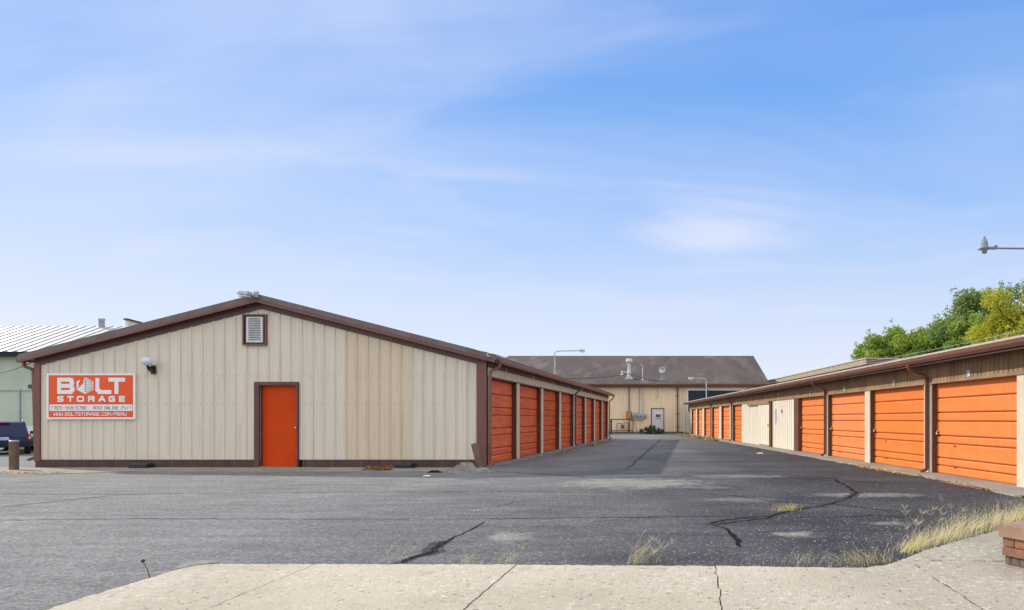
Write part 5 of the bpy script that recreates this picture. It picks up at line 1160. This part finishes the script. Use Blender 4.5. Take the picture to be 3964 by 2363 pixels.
# pale gravel on the asphalt
r=random.Random(31); mb=MB()
for i in range(1500):
    y=5.1+(r.random()**1.6)*9; x=r.uniform(-4,5.6)*(1 if y<8 else 1.1)
    if i>1000: y=5.12+abs(r.gauss(0,.09)); x=r.uniform(-3.8,1.6)
    if x>7.62-.1513*y-.75: continue
    if r.random()<.35: x=r.gauss(2.2,.9); y=r.gauss(6.2,.8); 
    if y<5.12: continue
    q=r.uniform(.003,.009); P=[(x+q*r.uniform(.6,1)*a,y+q*r.uniform(.6,1)*b,z_) for a,b,z_ in ((1,0,0),(0,1,0),(-1,0,0),(0,-1,0),(.5,.5,q*.8),(-.5,.5,q*.8),(-.4,-.5,q*.8),(.5,-.5,q*.8))]
    mb.add(P,[(0,1,4),(1,5,4),(1,2,5),(2,6,5),(2,3,6),(3,7,6),(3,0,7),(0,4,7),(4,5,6,7)])
tag(mb.build('loose_gravel',M['pebble']),'pale bits of gravel scattered over the dark asphalt','gravel',kind='stuff')
# dried flower stalks at the left of the sidewalk
x,y,_=G(365,1407); t=thing('flower_stalk','two dead brown flower stalks with round heads at the left sidewalk edge','weed',(x,y,0))
mb=MB(); mb.tube([(0,0,0),(-.02,0,.07),(-.055,.0,.13)],[.004,.003,.0025],5); mb.build('stalk',M['rust'],t); mb=MB(); mb.lathe([(.001,-.012),(.013,-.005),(.014,.006),(.001,.014)],(-.056,0,.137),10); mb.build('seed_head',M['bark'],t)
mb=MB(); mb.tube([(0,.01,0),(-.01,.01,.08),(-.02,.01,.16)],[.003,.0025,.002],5); mb.build('stalk',M['straw'],t); mb=MB(); mb.lathe([(.001,-.008),(.008,-.002),(.001,.01)],(-.02,.01,.165),8); mb.build('seed_head',M['straw_pale'],t)

# leafy shrub beside the far door
def leafcloud(mb,cen,rad,n,sz,r,flat=1.):
    for i in range(n):
        d=Vector((r.gauss(0,1),r.gauss(0,1),r.gauss(0,1))).normalized()*(r.random()**.45)
        p=Vector((cen[0]+d.x*rad[0],cen[1]+d.y*rad[1],cen[2]+d.z*rad[2]))
        a=Vector((r.gauss(0,1),r.gauss(0,1),r.gauss(0,.7))).normalized(); b=a.cross(Vector((r.gauss(0,1),r.gauss(0,1),r.gauss(0,1)))).normalized(); q=sz*r.uniform(.6,1.3)
        mb.add([p-a*q,p+b*q*.5,p+a*q,p-b*q*.5],[(0,1,2,3)])
def shrub(label,loc,h,n,seed,w):
    r=random.Random(seed); t=thing('shrub',label,'shrub',loc,group='shrubs by the far door'); mb=MB(); st=MB()
    for i in range(n):
        a=r.uniform(0,6.28); q=r.uniform(.2,1)*w; c=Vector((math.cos(a)*q,math.sin(a)*q*.5,h*r.uniform(.25,.95)*(1-.35*q/w))); st.tube([(0,0,0),c*.5+Vector((0,0,.05)),c],[.02,.014,.006],5); leafcloud(mb,c,(.16,.14,.13),46,.075,r)
    mb.build('foliage',M['shrub'],t); st.build('stem',M['bark'],t)
shrub('taller dark green shrub left of the pale door at the end of the drive',((1575-CU)*52.6/F_,52.7,0),.95,20,3,.75)
shrub('low spreading dark green shrub in front of the pale door',((1598-CU)*52.4/F_,52.5,0),.50,14,4,.8)

# trees behind the right building
def tree(label,x,y,h,rad,m,seed,z0=.35,leaf=.15,nl=58,per=430,group='trees behind the right storage building'):
    r=random.Random(seed); t=thing('tree',label,'tree',(x,y,0),group=group)
    tr=MB(); tr.tube([(0,0,-.1),(.1,.05,h*.25),(-.1,.1,h*.5),(.05,0,h*.8)],[.32,.25,.16,.05],10)
    mb=MB(); cen=Vector((0,0,h*(z0+1)/2)); rz=h*(1-z0)/2
    for i in range(nl):
        d=Vector((r.gauss(0,1),r.gauss(0,1),r.gauss(0,1))).normalized()*r.uniform(.35,.92)
        c=cen+Vector((d.x*rad,d.y*rad,d.z*rz)); q=rad*r.uniform(.20,.32)
        tr.tube([(0,0,max(h*.2,c.z*.55)),(c.x*.5,c.y*.5,c.z*.8),tuple(c)],[.09,.05,.015],5)
        leafcloud(mb,c,(q,q,q*.8),int(per*(q/(rad*.27))**2),leaf,r)
        # twigs that break the outline
        for k in range(5):
            e=Vector((r.gauss(0,1),r.gauss(0,1),r.gauss(.5,.8))).normalized(); p=c+e*q*r.uniform(1.0,1.35); tr.tube([tuple(c+e*q*.7),tuple(p)],[.012,.004],3); leafcloud(mb,p,(.22,.22,.3),12,leaf*.75,r)
    mb.build('crown',M[m],t); tr.build('trunk',M['bark'],t)
def tx(u,Y): return (u-CU)*Y/F_
tree('green tree farthest left above the right storage building, lowest crown of the row',tx(2168,56),56,9.5,3.4,'leaf',1,.25)
tree('green tree second from the left in the row above the right storage building',tx(2245,53),53,10.6,3.6,'leaf',2,.25)
tree('tall bluish green tree in the middle of the row above the right storage building',tx(2340,52),52,11.9,3.9,'leafb',3,.25)
tree('tall bluish green tree rising behind the yellow tree at the right edge',tx(2445,54),54,13.3,4.3,'leafb',5,.25)
tree('bright green small crown between the green row and the yellow tree',tx(2385,44),44,8.9,2.3,'leaf',6,.3,.13,40)
tree('yellow tree in autumn leaf at the right edge above the storage roof',tx(2490,38),38,9.9,3.1,'leafy',4,.25,.12,58,460)
